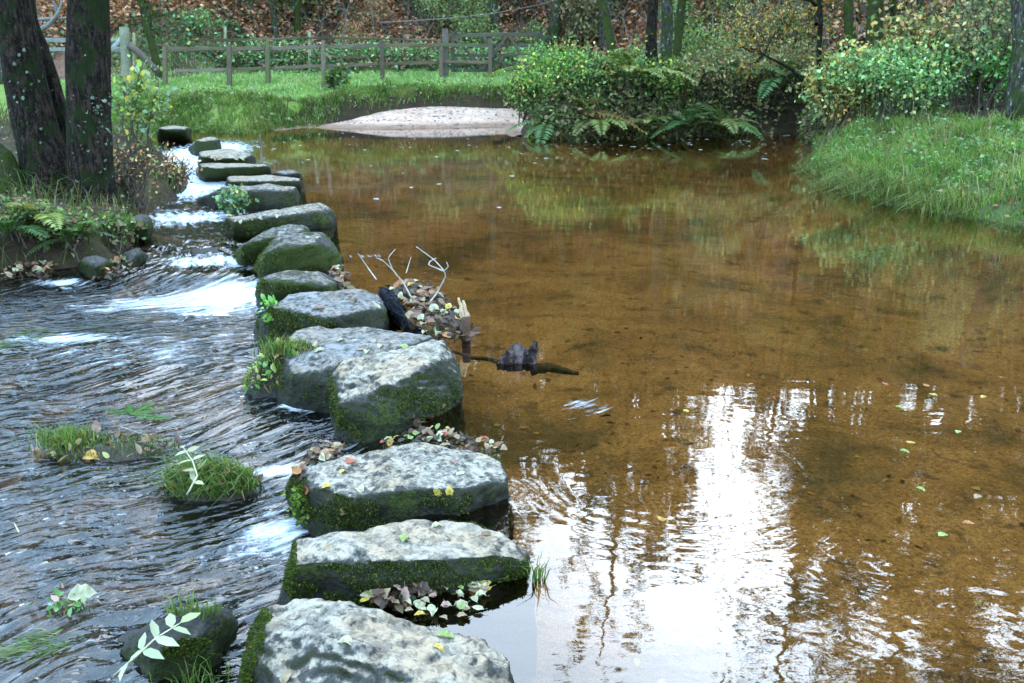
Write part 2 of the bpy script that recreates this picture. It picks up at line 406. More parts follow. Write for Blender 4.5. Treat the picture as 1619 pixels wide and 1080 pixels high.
# ------------------------------------------------------------------ water
def gauss(x, y, c, rx, ry=None, rot=0.0):
    ry = ry or rx; dx, dy = x-c[0], y-c[1]; ca, sa = math.cos(rot), math.sin(rot)
    return np.exp(-((dx*ca+dy*sa)/rx)**2-((-dx*sa+dy*ca)/ry)**2)
nr, na = 760, 720
rr = 1.3*(27/1.3)**np.linspace(0, 1, nr); aa = np.radians(np.linspace(-62, 50, na))
RR, AA = np.meshgrid(rr, aa, indexing='ij'); WX, WY = RR*np.sin(AA), RR*np.cos(AA)
wd = sdist_poly(WX, WY, SHORE); ws = sdist_line(WX, WY, LINE)
WU, WV = flow(WX, WY)
turb = sm((-ws+.10)/.40)
warp = .25*fbm(WX*.9, WY*.9, None, 3, 44)
lev = water_level(WX, WY, ws)
n_a = fbm(WU*1.1+warp, WV*2.6+warp*2, None, 3, 21); n_b = fbm(WU*3.2+warp*3, WV*8.5+warp*5, None, 3, 33); n_c = fbm(WU*9, WV*20+warp*9, None, 2, 57)
near = 1/(1+.10*np.maximum(WY-5, 0))
wz = lev + turb*(.017*n_a+.012*n_b+.005*n_c)
cas = gauss(WX, WY, P(330, 405, -.1), .75, .5) + .8*gauss(WX, WY, P(300, 240, -.05), .9, 2.4) + .5*gauss(WX, WY, P(370, 470, -.1), .5)
wz += cas*(.030*n_b+.016*n_c)
# pool: near-still with rings from the gap between the stones and faint cross ripples
c0 = P(1075, 740, 0); r0 = np.hypot(WX-c0[0], (WY-c0[1])*1.0)
ang = np.arctan2(WY-c0[1], WX-c0[0])
calm = 1-turb
ring = np.sin((r0+.03*n_a)*2*np.pi/.075)*np.exp(-((r0-.66)/.17)**2)*(.45+.55*np.clip(np.cos(ang+.9), 0, 1))*(.6+.5*n_b)
wz += calm*ring*.0005
c1 = P(800, 775, 0); r1 = np.hypot(WX-c1[0], WY-c1[1]); wz += calm*np.sin(r1*2*np.pi/.032)*np.exp(-(r1/.11)**2)*.0016
lowr = np.exp(-((WY-2.6)/.9)**2)*sm((WX-.6)/.5)
swell = fbm(WX*2.4, WY*7, None, 3, 71); fine = fbm(WX*9, WY*24, None, 2, 91)
wz += calm*(.00065*swell*(.5+.7*lowr) + .00017*fine*(.6+.8*lowr)) 
diag = np.sin((WX*.8+WY*1.0+.12*n_a)*2*np.pi/.085)*gauss(WX, WY, P(1400, 940, 0), .55, .4)
wz += calm*diag*.00014
st = gauss(WX, WY, P(680, 440, 0), .55, .28)                      # riffled water sucked in between two stones
wz += st*.006*fbm(WX*5, WY*16, None, 3, 15)
# foam
foam = (2.3*gauss(WX, WY, P(288, 252, -.05), .8, 2.4) + .9*gauss(WX, WY, P(345, 425, -.12), .55, .28) + .8*gauss(WX, WY, P(378, 462, -.12), .42, .3)
        + .65*gauss(WX, WY, P(300, 480, -.12), .9, .35) + 1.25*gauss(WX, WY, P(487, 632, -.1), .16, .10) + .8*gauss(WX, WY, P(440, 738, -.13), .17, .10)
        + .6*gauss(WX, WY, P(435, 840, -.14), .2, .28) + .6*gauss(WX, WY, P(100, 540, -.15), .35, .12) + .7*gauss(WX, WY, P(95, 458, -.15), .3, .09)
        + .35*gauss(WX, WY, P(250, 560, -.15), 1.0, .5) + .55*gauss(WX, WY, P(580, 405, 0), .18, .1)+.5*gauss(WX, WY, P(395, 265, -.03), .5, 1.2)
        + .13*turb + 1.3*gauss(WX, WY, P(292, 296, -.05), .7, 1.3) + .9*gauss(WX, WY, P(300, 345, -.06), .7, .5))
foam += .55*gauss(WX, WY, P(930, 640, 0), .17, .15)*(1-turb)
wz = np.where(wd > 0, wz-.0, wz)
sel = wd < .35
WI = np.arange(nr*na).reshape(nr, na)
wq = np.stack([WI[:-1, :-1], WI[1:, :-1], WI[1:, 1:], WI[:-1, 1:]], -1).reshape(-1, 4)
wq = wq[:, ::-1]
wq = wq[fc(np.where(sel, 1.0, 0.0)) > .2]
used, inv = np.unique(wq, return_inverse=True)
me = bpy.data.meshes.new('water')
fill_mesh(me, np.c_[WX.ravel(), WY.ravel(), wz.ravel()][used], [inv.reshape(-1, 4)])
fattr(me, 'foam', foam.ravel()[used]); fattr(me, 'turb', turb.ravel()[used])
fl = me.attributes.new('flow', 'FLOAT_VECTOR', 'POINT')
mixu = np.where(turb > .5, WU+warp, WU); mixv = WV
fl.data.foreach_set('vector', np.c_[(WU+warp).ravel(), (WV+warp*.6).ravel(), np.zeros(nr*na)][used].astype(np.float32).ravel())
def mat_water():
    m, nt = newmat('stream_water'); n = N(nt)
    fv = n.attr('flow', 'Vector'); turb = n.attr('turb'); foam = n.attr('foam')
    pos = n('ShaderNodeNewGeometry').outputs['Position']
    mp = lambda v, s: n('ShaderNodeMapping', {'Vector': v, 'Scale': s}).outputs[0]
    f1 = n.noise(mp(fv, (3.0, 11, 1)), 1.6, 3, .42, .4); f2 = n.noise(mp(fv, (1.2, 6, 1)), 1.2, 4, .6, .5)
    p1 = n.noise(mp(pos, (1, 2.6, 1)), 9, 3, .5)
    b1 = n('ShaderNodeBump', {'Strength': turb, 'Distance': .045, 'Height': f1}).outputs[0]
    b2 = n('ShaderNodeBump', {'Strength': .05, 'Distance': .004, 'Height': p1, 'Normal': b1}).outputs[0]
    fr = n('ShaderNodeFresnel', {'IOR': 1.62, 'Normal': b2}).outputs[0]
    fr = n.math('MULTIPLY', fr, n.math('MULTIPLY_ADD', turb, -.06, 1.0))      # aerated broken water mirrors less
    tint = n.mix(turb, (.93, .72, .46), (.62, .60, .57))
    tr = n('ShaderNodeBsdfTransparent', {'Color': tint}).outputs[0]
    gl = n('ShaderNodeBsdfGlossy', {'Color': (1, 1, 1, 1), 'Roughness': n.math('MULTIPLY_ADD', turb, .012, .012), 'Normal': b2}).outputs[0]
    w = n('ShaderNodeMixShader', {0: fr, 1: tr, 2: gl}).outputs[0]
    f5 = n.noise(mp(fv, (1, 2.2, 1)), 22, 4, .7, .8)
    fo = n.math('ADD', foam, n.math('MULTIPLY_ADD', f1, 1.3, n.math('MULTIPLY_ADD', f5, 1.0, n.math('MULTIPLY', f2, .8))))
    fo = n.math('MULTIPLY_ADD', fo, 1.7, -3.45, clamp=True)
    fo = n.math('MULTIPLY', fo, .72)
    df = n('ShaderNodeBsdfDiffuse', {'Color': (.75, .8, .86, 1)}).outputs[0]
    n.out(n('ShaderNodeMixShader', {0: fo, 1: w, 2: df}).outputs[0]); return m
me.materials.append(mat_water())
ob = bpy.data.objects.new('water', me); COL.objects.link(ob); tag(ob, kind='structure')
_ws_tree = None
def wz_at(x, y):
    x = np.asarray(x, float); y = np.asarray(y, float)
    return water_level(x, y, sdist_line(x, y, LINE))
def PW(px, py):
    """on the water"""
    z = 0.0
    for _ in range(4):
        p = P(px, py, z); z = float(wz_at(p[:1], p[1:2])[0])
    return P(px, py, z)
# ------------------------------------------------------------------ stepping stones
import bmesh
def mat_stone(name, lich=(.32, .275, .215), grey=(.095, .088, .078), moss=(.055, .075, .012), mossy=.5, lichen=.55):
    m, nt = newmat(name); n = N(nt)
    g = n('ShaderNodeNewGeometry'); pos = g.outputs['Position']
    z = n('ShaderNodeSeparateXYZ', {0: g.outputs['Normal']}).outputs[2]
    zp = n('ShaderNodeSeparateXYZ', {0: pos}).outputs[2]
    f1 = n.noise(pos, 9, 6, .65); f2 = n.noise(pos, 34, 5, .65); f3 = n.noise(pos, 110, 3, .6); f4 = n.noise(pos, 4, 4, .6)
    c = n.mix(n.ramp(f2, [(.35, 0.0), (.68, 1.0)]), tuple(q*.35 for q in grey), grey)
    # pale lichen crust on weathered faces
    up = n.math('MULTIPLY_ADD', z, .62, n.math('MULTIPLY_ADD', f2, .95, n.math('MULTIPLY', f1, .6)))
    lk = n.step(up, 1.50-.5*lichen, 1.74-.5*lichen)
    lk = n.math('MULTIPLY', lk, n.math('MULTIPLY_ADD', n.step(n.noise(pos, 19, 5, .7, .5), .40, .56), .6, .4))
    lc_ = n.mix(n.math('MULTIPLY_ADD', f3, .4, n.math('MULTIPLY', f2, .6)), tuple(q*.45 for q in lich), tuple(q*1.55 for q in lich))
    lc_ = n.mix(n.step(f4, .42, .62), lc_, n.mix(1.0, lc_, (1.08, .92, .78), 'MULTIPLY'))
    c = n.mix(lk, c, lc_)
    c = n.mix(n.math('MULTIPLY', n.step(n.noise(pos, 6.5, 5, .7, .4), .52, .64), .6), c, n.mix(1.0, c, (.34, .33, .26), 'MULTIPLY'))
    # steep faces toned darker, with moss over them
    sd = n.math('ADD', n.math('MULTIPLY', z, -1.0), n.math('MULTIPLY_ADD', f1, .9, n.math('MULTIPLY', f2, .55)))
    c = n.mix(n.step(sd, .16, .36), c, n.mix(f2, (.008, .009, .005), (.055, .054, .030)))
    mk = n.math('ADD', n.math('MULTIPLY', z, -.27), n.math('MULTIPLY_ADD', f4, 1.0, n.math('MULTIPLY', f2, .8)))
    mk = n.step(mk, 1.02-.35*mossy, 1.14-.35*mossy)
    mk = n.math('MULTIPLY', mk, n.math('MULTIPLY_ADD', lk, -.75, 1.0))
    c = n.mix(n.math('MULTIPLY', mk, .85), c, n.mix(f3, tuple(q*.25 for q in moss), tuple(q*1.2 for q in moss)))
    # wet band just above the water
    wet = n.step(n.math('MULTIPLY_ADD', f1, -.08, zp), .03, -.02)
    c = n.mix(wet, c, (.45, .45, .45), 'MULTIPLY')
    h = n.math('MULTIPLY_ADD', f3, .35, n.math('ADD', f2, n.math('MULTIPLY', mk, .5)))
    b = n('ShaderNodeBump', {'Strength': .85, 'Distance': .02, 'Height': h}).outputs[0]
    rg = n.math('MULTIPLY_ADD', wet, -.3, .85)
    n.out(n('ShaderNodeBsdfPrincipled', {'Base Color': c, 'Roughness': rg, 'Normal': b, 'Specular IOR Level': .2}).outputs[0]); return m
M_ST_PALE = mat_stone('lichen_granite', lichen=.72, mossy=.45)
M_ST_MID = mat_stone('weathered_granite', lichen=.55, mossy=.5)
M_ST_GREY = mat_stone('smooth_wet_granite', lich=(.21, .20, .19), lichen=.62, mossy=.35)
M_ST_MOSS = mat_stone('mossy_granite', lich=(.25, .23, .19), lichen=.42, mossy=.95)
M_ST_DARK = mat_stone('dark_mossy_rock', lich=(.1, .1, .08), lichen=.15, mossy=.8)
M_MOSS = mat_foliage('moss_tuft', .2, .7, .15)
STONES = {}
def stone(key, top, base, label, mat, voxel=.012, amp=.02, rnd=6, seed=0, moss=0, group='stepping stones across the stream', name='stepping_stone', cat='stepping stone', crag=.0, deep=.42):
    """top: (px,py,z) rim of the upper face; base: (px,py,z) where it enters the water"""
    tp = [P(*q) for q in top]; bp = [P(*q) for q in base]; c = np.mean(bp, 0)
    lo = [np.array([c[0]+(q[0]-c[0])*1.06, c[1]+(q[1]-c[1])*1.06, min(q[2], 0)-deep]) for q in bp]
    pts = np.array(tp+bp+lo); o = pts.mean(0); o[2] = 0
    bm = bmesh.new()
    for q in pts-o: bm.verts.new(q)
    r = bmesh.ops.convex_hull(bm, input=bm.verts)
    bmesh.ops.delete(bm, geom=list({g for g in r['geom_interior']+r['geom_unused'] if isinstance(g, bmesh.types.BMVert)}), context='VERTS')
    me = bpy.data.meshes.new('tmp'); bm.to_mesh(me); bm.free()
    tmp = bpy.data.objects.new('tmp', me); COL.objects.link(tmp)
    md = tmp.modifiers.new('r', 'REMESH'); md.mode = 'VOXEL'; md.voxel_size = voxel
    sm_ = tmp.modifiers.new('s', 'SMOOTH'); sm_.factor = .5; sm_.iterations = rnd
    dg = bpy.context.evaluated_depsgraph_get(); me2 = bpy.data.meshes.new_from_object(tmp.evaluated_get(dg))
    bpy.data.objects.remove(tmp); bpy.data.meshes.remove(me)
    nv = len(me2.vertices); v = np.zeros(nv*3); me2.vertices.foreach_get('co', v); v = v.reshape(-1, 3)
    nm = np.zeros(nv*3); me2.vertices.foreach_get('normal', nm); nm = nm.reshape(-1, 3)
    k = .2/max(voxel*14, .2)
    d = fbm(v[:, 0]*5*k, v[:, 1]*5*k, v[:, 2]*5*k, 4, seed) * amp*1.45 - .5*amp*np.clip(1-8*np.abs(fbm(v[:, 0]*3*k, v[:, 1]*3*k, v[:, 2]*3*k, 3, seed+21)), 0, 1) + fbm(v[:, 0]*28*k, v[:, 1]*28*k, v[:, 2]*28*k, 3, seed+5)*amp*.16
    if crag:   # slanting layers worn into the crust
        q = (v[:, 0]*.35 + v[:, 1]*1.0 + v[:, 2]*2.2)*11 + 1.6*fbm(v[:, 0]*4, v[:, 1]*4, v[:, 2]*4, 3, seed+9)
        d += crag*(np.abs((q % 1)-.5)-.25)*(.5+.8*np.clip(fbm(v[:, 0]*6, v[:, 1]*6, v[:, 2]*6, 2, seed+3), 0, 1))
        pit = np.clip(pn(v[:, 0]*22, v[:, 1]*30, v[:, 2]*22, seed+8)-.25, 0, 1); d -= pit*crag*.9
    v = v + nm*d[:, None]
    me2.vertices.foreach_set('co', v.astype(np.float32).ravel())
    me2.polygons.foreach_set('use_smooth', np.ones(len(me2.polygons), bool)); me2.update()
    me2.materials.clear(); me2.materials.append(mat); me2.name = name
    ob = bpy.data.objects.new(name, me2); COL.objects.link(ob); ob.location = o
    tag(ob, label, cat, group)
    w = v+o; STONES[key] = (ob, w, nm, o)
    if moss:
        f4 = fbm(w[:, 0]*4, w[:, 1]*4, w[:, 2]*4, 3, seed+2)
        ok = np.where((w[:, 2] > -.06) & (nm[:, 2] < .75) & (f4 + .5*(.3-nm[:, 2]) - .35*nm[:, 0] > .12))[0]
        if len(ok) > 50:
            i = rng.choice(ok, moss); m_ = MB(); n_ = len(i)
            col = pick([(4, (.045, .07, .008)), (3, (.025, .035, .008)), (2, (.09, .12, .015)), (1, (.10, .09, .02))], n_)
            s = np.clip((voxel/.011), .8, 4)
            leaves(m_, w[i]-nm[i]*.002, unit(nm[i]+rng.normal(size=(n_, 3))*.7), rdir(n_), rng.uniform(.006, .017, n_)*s, rng.uniform(.003, .007, n_)*s, col)
            b = m_.build('moss', M_MOSS, ob, o); b['kind'] = 'stuff'
    return ob
def top_at(key, px, py):
    """the point of a stone's upper surface seen at this place of the plan"""
    ob, w, nm, o = STONES[key]
    t = w-np.array([0, 0, CAM_H]); f = t[:, 1]*CP - t[:, 2]*SP
    sx = CX+F*t[:, 0]/f; sy = CY-F*(t[:, 1]*SP+t[:, 2]*CP)/f
    q = (sx-px)**2+(sy-py)**2; near = np.where(q < q.min()+60)[0]
    k = near[np.argmin(f[near])]
    return w[k], nm[k]

def rim(z, *p): return [(a, b, z) for a, b in p]
stone('s1', [(428, 955, .13), (470, 947, .14), (560, 955, .14), (625, 978, .12), (700, 992, .09), (765, 1012, .08), (803, 1036, .06), (806, 1060, .03), (700, 1068, .10), (600, 1048, .13), (520, 1018, .14), (420, 1000, .13)],
      rim(-.12, (352, 1120), (415, 985), (480, 1260), (700, 1270)) + rim(0, (818, 1090), (838, 1170), (780, 1050), (640, 1010)),
      'nearest stepping stone, a pale lichen crusted slab with a wavy upper edge and mossy front', M_ST_PALE, .0095, .016, 4, 11, 14000, crag=.022)
stone('s2', [(466, 852, .12), (520, 842, .13), (600, 834, .13), (680, 824, .13), (745, 823, .13), (792, 836, .12), (815, 858, .10), (834, 886, .07), (780, 876, .12), (700, 884, .13), (610, 886, .13), (540, 890, .12), (462, 890, .10)],
      rim(-.13, (446, 947), (527, 956), (610, 946), (456, 895)) + rim(0, (700, 928), (785, 922), (840, 908), (832, 880), (700, 870), (560, 880)),
      'long flat stepping stone, second from the viewer, pale worn top over a dark green side', M_ST_PALE, .0105, .015, 6, 23, 11000)
stone('s3', [(478, 738, .10), (545, 720, .12), (607, 708, .13), (675, 700, .13), (772, 712, .12), (790, 725, .11), (805, 758, .09), (740, 768, .12), (675, 764, .12), (607, 760, .11), (545, 784, .10), (490, 770, .08), (460, 750, .06)],
      rim(-.13, (455, 795), (515, 840), (575, 836), (462, 770)) + rim(0, (640, 815), (700, 798), (755, 786), (807, 778), (800, 745), (700, 735), (560, 745)),
      'broad stepping stone with a red leaf on top and leaf litter along its back', M_ST_MID, .0115, .016, 6, 37, 7000)
stone('s4', [(547, 566, .24), (627, 558, .26), (672, 540, .28), (702, 536, .28), (716, 566, .22), (726, 600, .14), (690, 572, .26), (617, 608, .22), (590, 608, .20), (525, 592, .18), (540, 640, .10)],
      rim(-.12, (523, 655), (560, 676), (602, 694), (530, 640)) + rim(0, (627, 684), (640, 660), (700, 632), (729, 612), (722, 590), (690, 590), (560, 620)),
      'tall angular stepping stone with a pale ridged slanting top and a green mossy face', M_ST_PALE, .0125, .014, 3, 41, 8000, crag=.02)
stone('s5', [(440, 545, .13), (470, 522, .16), (505, 514, .17), (575, 520, .17), (640, 523, .17), (682, 532, .16), (640, 548, .16), (575, 562, .15), (535, 580, .12), (460, 590, .08)],
      rim(-.12, (415, 608), (440, 624), (520, 616), (420, 580)) + rim(0, (690, 560), (560, 620), (690, 545), (560, 560)),
      'smooth grey stepping stone with small pale leaves on top, plants at its left end', M_ST_GREY, .013, .012, 8, 53, 3000)
stone('s6', [(424, 482, .17), (458, 465, .20), (540, 461, .21), (566, 456, .23), (602, 467, .2), (615, 488, .14), (580, 490, .18), (525, 502, .18), (490, 498, .17), (440, 492, .15)],
      rim(-.12, (397, 522), (420, 541), (460, 530)) + rim(0, (540, 520), (613, 523), (620, 500), (600, 480), (440, 500)),
      'smooth blue grey stepping stone lying against the heap of autumn leaves', M_ST_GREY, .015, .014, 8, 67, 3500)
stone('s7', [(412, 440, .16), (448, 426, .19), (505, 430, .18), (532, 446, .12), (520, 452, .14), (440, 446, .17)],
      rim(-.12, (402, 462), (420, 475), (480, 466)) + rim(0, (540, 458), (536, 448), (420, 448)),
      'small rounded stepping stone, frosty grey on top, with leaves caught on its right', M_ST_MOSS, .017, .014, 8, 71, 800)
stone('s8', [(416, 402, .2), (438, 374, .27), (460, 367, .29), (510, 367, .28), (528, 386, .2), (540, 405, .1), (500, 385, .26), (450, 385, .27)],
      rim(-.12, (394, 432), (420, 432), (457, 424)) + rim(0, (525, 421), (542, 408), (530, 396), (420, 410)),
      'high humped stepping stone, dark green and mossy with a pale crest', M_ST_MOSS, .019, .016, 6, 83, 900)
stone('s9', [(382, 388, .16), (432, 358, .24), (455, 353, .25), (486, 359, .22), (480, 368, .2), (420, 376, .2)],
      rim(-.1, (365, 405), (385, 412), (420, 412)) + rim(0, (490, 380), (488, 366), (400, 385)),
      'narrow mossy stepping stone half hidden behind the high humped one', M_ST_MOSS, .02, .014, 7, 97, 600)
stone('s10', [(356, 344, .11), (400, 338, .16), (474, 325, .2), (508, 321, .21), (526, 332, .14), (500, 334, .18), (430, 343, .16), (370, 350, .12)],
      rim(-.08, (349, 356), (362, 367), (420, 364)) + rim(0, (500, 359), (530, 356), (531, 345), (470, 340), (380, 350)),
      'long low stepping stone tilted up at its right end with leaves scattered along the top', M_ST_MID, .02, .014, 6, 101, 400)
stone('s11', [(330, 304, .1), (357, 295, .2), (424, 291, .24), (468, 294, .22), (466, 299, .21), (400, 300, .21), (345, 306, .13)],
      rim(-.06, (310, 318), (336, 326), (400, 328)) + rim(0, (437, 329), (473, 322), (474, 306), (420, 305), (330, 310)),
      'square ended dark stepping stone with a leafy green plant on its near side', M_ST_MID, .024, .015, 6, 113, 0)
stone('s12', [(358, 279, .1), (417, 276, .13), (474, 281, .12), (474, 286, .1), (410, 287, .11), (362, 287, .08)],
      rim(-.05, (355, 290), (364, 295)) + rim(0, (475, 294), (479, 288), (420, 283), (365, 284)),
      'low flat wet stepping stone awash just behind the square ended dark one', M_ST_PALE, .026, .01, 6, 127, 0)
stone('s12b', [(436, 272, .06), (461, 268, .08), (474, 273, .05), (450, 275, .06)],
      rim(0, (430, 276), (478, 276), (465, 270), (440, 271), (455, 279)),
      'smallest flat grey stone on the pool side of the crossing', M_ST_GREY, .024, .008, 6, 131, 0)
stone('s13', [(316, 259, .2), (340, 257, .2), (418, 259, .16), (426, 263, .13), (350, 265, .19), (318, 264, .2)],
      rim(-.05, (308, 269), (330, 278), (370, 276)) + rim(0, (428, 270), (420, 264), (320, 266)),
      'flat topped stepping stone with a dark undercut front beside the thin upright stick', M_ST_PALE, .028, .012, 5, 137, 0)
stone('s14', [(314, 240, .2), (364, 234, .24), (400, 244, .18), (388, 250, .18), (345, 250, .2), (316, 247, .2)],
      rim(-.04, (312, 256), (345, 258)) + rim(0, (392, 257), (404, 248), (360, 244)),
      'broad pale flat stepping stone dusted with fallen leaves near the far bank', M_ST_PALE, .03, .012, 5, 139, 0)
stone('s15', [(308, 223, .25), (322, 217, .28), (342, 217, .26), (348, 223, .2), (325, 224, .24)],
      rim(-.03, (297, 236), (322, 239)) + rim(0, (350, 230), (345, 222), (310, 226)),
      'wedge shaped stepping stone with a black pointed left end near the far bank', M_ST_PALE, .034, .014, 5, 149, 0)
stone('s16', [(250, 203, .3), (268, 198, .34), (298, 201, .3), (292, 206, .28), (262, 206, .28)],
      rim(-.02, (248, 211), (275, 213)) + rim(0, (302, 211), (298, 205), (255, 207)),
      'last stepping stone at the foot of the far grassy bank, pale on top', M_ST_PALE, .036, .014, 5, 151, 0)
# loose rocks
stone('r1', [(215, 1012, -.05), (260, 985, .0), (325, 965, .01), (358, 976, -.04), (310, 1010, .0), (240, 1035, -.05)],
      rim(-.17, (162, 1035), (200, 1062), (300, 1045), (384, 990), (368, 968), (285, 962), (215, 990)),
      'low black mossy rock in the stream with a pale leaf spray lying across it', M_ST_DARK, .011, .02, 8, 163, 2500, group='loose rocks in the stream', name='mossy_rock', cat='rock')
stone('r2', [(208, 350, .18), (222, 342, .22), (236, 348, .16), (230, 358, .14)],
      rim(-.13, (206, 375), (226, 380), (240, 368), (236, 355), (210, 358)),
      'black wet rock jutting from the left bank beside the cascade', M_ST_DARK, .022, .03, 6, 167, 0, group='loose rocks in the stream', name='bank_rock', cat='rock')
stone('r3', [(128, 412, .06), (150, 406, .09), (172, 414, .05), (150, 424, .04)],
      rim(-.15, (118, 430), (150, 440), (185, 432), (170, 418), (130, 418)),
      'low dark slab of rock at the water edge under the left bank', M_ST_DARK, .018, .02, 6, 173, 0, group='loose rocks in the stream', name='bank_rock', cat='rock')
stone('r4', [(196, 400, .05), (215, 392, .09), (228, 402, .03), (205, 412, .02)],
      rim(-.15, (165, 442), (190, 448), (222, 420), (230, 402), (200, 405)),
      'pointed dark rock with leaves caught on it, left of the white cascade', M_ST_DARK, .018, .02, 6, 179, 0, group='loose rocks in the stream', name='bank_rock', cat='rock')
stone('r5', [(285, 398, -.05), (320, 392, -.04), (350, 398, -.05), (320, 404, -.06)],
      rim(-.16, (262, 412), (300, 418), (360, 414), (365, 402), (275, 404)),
      'submerged rounded rock that the cascade pours over', M_ST_DARK, .02, .02, 8, 181, 0, group='loose rocks in the stream', name='submerged_rock', cat='rock')
# ------------------------------------------------------------------ fences and gate
WOODS = [(3, (.125, .092, .058)), (2, (.16, .125, .082)), (1, (.095, .072, .042)), (1, (.11, .105, .05))]
wc = lambda: pick(WOODS, 1, .1)[0]
def post(parent, o, px, ybase, ytop, wpx, depth=None, name='post', lean=0.0, round_=False, col=None):
    b = G(px, ybase) if depth is None else D(px, ybase, depth)
    t = D(px, ytop, b[1]); wd_ = wpx/F*b[1]*.8; t[0] += lean
    m = MB(); b2 = b.copy(); b2[2] = min(b[2], float(height(b[0], b[1])))-.25
    c = wc() if col is None else col
    if round_: tube(m, curve(b2, t, 7, wob=.006), wd_/2*np.linspace(1.08, .95, 7), 9, c, rough=.08, seed=int(px))
    else: beam(m, b2, t, wd_, wd_, c, up=(0, 1, 0), n=7)
    return m.build(name, M_WOOD, parent, o, smooth=round_), b
fr_ = [(260, 134, 74, 7), (362, 136, 70, 8), (423, 131, 65, 8), (511, 138, 64, 7), (604, 129, 64, 8), (697, 116, 74, 7), (775, 116, 60, 7)]
FY = 27.0
o = D(500, 136, FY); o[2] = height(o[0], o[1])
fence = empty('wooden_fence', o, 'weathered post and two rail wooden fence running along the green meadow edge', 'fence')
fd = []
for px, yb, yt, w_ in fr_:
    dep = G(px, yb, 24.6)[1]; dep = min(max(dep, 25.6), 28.6); fd.append(dep)
    post(fence, o, px, yb, yt, w_, dep)
railt = [(260, 77), (362, 77), (423, 77), (511, 74), (604, 72), (697, 71), (775, 72)]
railb = [(260, 112), (362, 110), (423, 108), (511, 104), (604, 101), (697, 98), (775, 98)]
for rl, h_ in ((railt, .09), (railb, .08)):
    for k in range(len(rl)-1):
        if rl is railb and k == 0: a_ = D(276, 112, fd[0]-.09)
        else: a_ = D(*rl[k], fd[k]+.09)
        m = MB(); beam(m, a_, D(*rl[k+1], fd[k+1]+.09), .04, h_, wc(), n=6, wob=.006); m.build('rail', M_WOOD, fence, o, smooth=False)
# rear fence
o = D(420, 104, 31.5); o[2] = height(o[0], o[1])
fence2 = empty('rear_fence', o, 'thin rear fence of tall pale stakes and a top rail behind the meadow', 'fence')
rp = []
for px, yb, yt, w_ in [(300, 104, 62, 4), (356, 104, 42, 6), (432, 102, 58, 4), (489, 100, 50, 7), (560, 100, 60, 4), (640, 98, 58, 4)]:
    _, b = post(fence2, o, px, yb, yt, w_, 31.5, name='stake', round_=True, col=(.24, .24, .14) if w_ > 5 else wc())
for (a, ya), (b, yb) in [((256, 66), (356, 63)), ((356, 63), (489, 60)), ((489, 60), (640, 62)), ((640, 62), (697, 64)), ((489, 90), (640, 90))]:
    m = MB(); beam(m, D(a, ya, 31.42), D(b, yb, 31.42), .03, .05, wc(), n=6, wob=.01); m.build('rail', M_WOOD, fence2, o, smooth=False)
# left strainer post fence
b = D(196, 112, 24.5); o = b.copy()
fence3 = empty('strainer_fence', o, 'thick mossy strainer post with a slanting strut and rails going left behind the trees', 'fence')
m = MB(); tube(m, curve(b-np.array([0, 0, .6]), D(196, 43, 24.5), 8, wob=.01), np.linspace(.125, .11, 8), 12, (.17, .17, .11), rough=.1); m.build('post', M_WOOD, fence3, o)
m = MB(); tube(m, curve(D(204, 70, 24.4), D(250, 113, 24.6), 6, wob=.01), .075, 9, (.10, .085, .06), rough=.1); m.build('strut', M_WOOD, fence3, o)
m = MB(); tube(m, curve(D(192, 62, 24.6), D(174, 84, 24.9), 5), .07, 9, (.34, .36, .34), rough=.1); m.build('strut', M_WOOD, fence3, o)
for ya, yb in ((64, 62), (78, 78)):
    m = MB(); beam(m, D(192, ya, 24.6), D(40, yb, 25.5), .05, .09, (.2, .2, .17), n=7, wob=.01); m.build('rail', M_WOOD, fence3, o, smooth=False)
m = MB(); beam(m, D(212, 52, 24.55), D(212, 104, 24.55), .05, .05, (.28, .28, .13), up=(0, 1, 0)); m.build('stake', M_WOOD, fence3, o, smooth=False)
# gate
gy_ = 29.0; o = D(780, 112, gy_); gd = (.075, .07, .045)
gate = empty('field_gate', o, 'dark wooden five bar field gate with crossed braces standing beside the bushes', 'gate')
bars = [(56, 54), (72, 71), (88, 87), (101, 100), (112, 110)]
for k, (ya, yb) in enumerate(bars):
    m = MB(); beam(m, D(714, ya, gy_), D(849, yb, gy_+.1), .04, .10 if k == 0 else .08, gd, n=6); m.build('bar', M_WOOD, gate, o, smooth=False)
for px, y0, y1, w_ in ((716, 114, 50, .09), (848, 112, 52, .11)):
    m = MB(); beam(m, D(px, y0, gy_-.05), D(px, y1, gy_-.05), w_, .07, gd, up=(0, 1, 0)); m.build('stile', M_WOOD, gate, o, smooth=False)
for (a, ya), (b, yb) in [((718, 58), (764, 110)), ((802, 56), (762, 110)), ((765, 58), (804, 111)), ((806, 57), (824, 88))]:
    m = MB(); beam(m, D(a, ya, gy_-.06), D(b, yb, gy_-.06), .04, .075, gd); m.build('brace', M_WOOD, gate, o, smooth=False)
for px, yt, w_, lab in ((704, 46, .17, 'thick gate post where the meadow fence meets the field gate'), (857, 50, .17, 'dark gate post at the right end of the field gate, against the bushes')):
    m = MB(); p0 = D(px, 112, gy_-.12); p0[2] = height(p0[0], p0[1])-.2
    beam(m, p0, D(px, yt, gy_-.12), w_, w_, (.11, .1, .07) if px < 800 else (.05, .045, .03), up=(0, 1, 0), n=7, wob=.006)
    tag(m.build('gate_post', M_WOOD, None, p0, smooth=False), lab, 'gate post')
m = MB(); b = G(1507, 172); beam(m, b-np.array([0, 0, .2]), D(1512, 96, b[1]), .09, .09, (.15, .14, .09), up=(0, 1, 0), n=7, wob=.008)
tag(m.build('wooden_post', M_WOOD, None, b, smooth=False), 'lone wooden post among the bushes at the top of the grassy right bank', 'post')
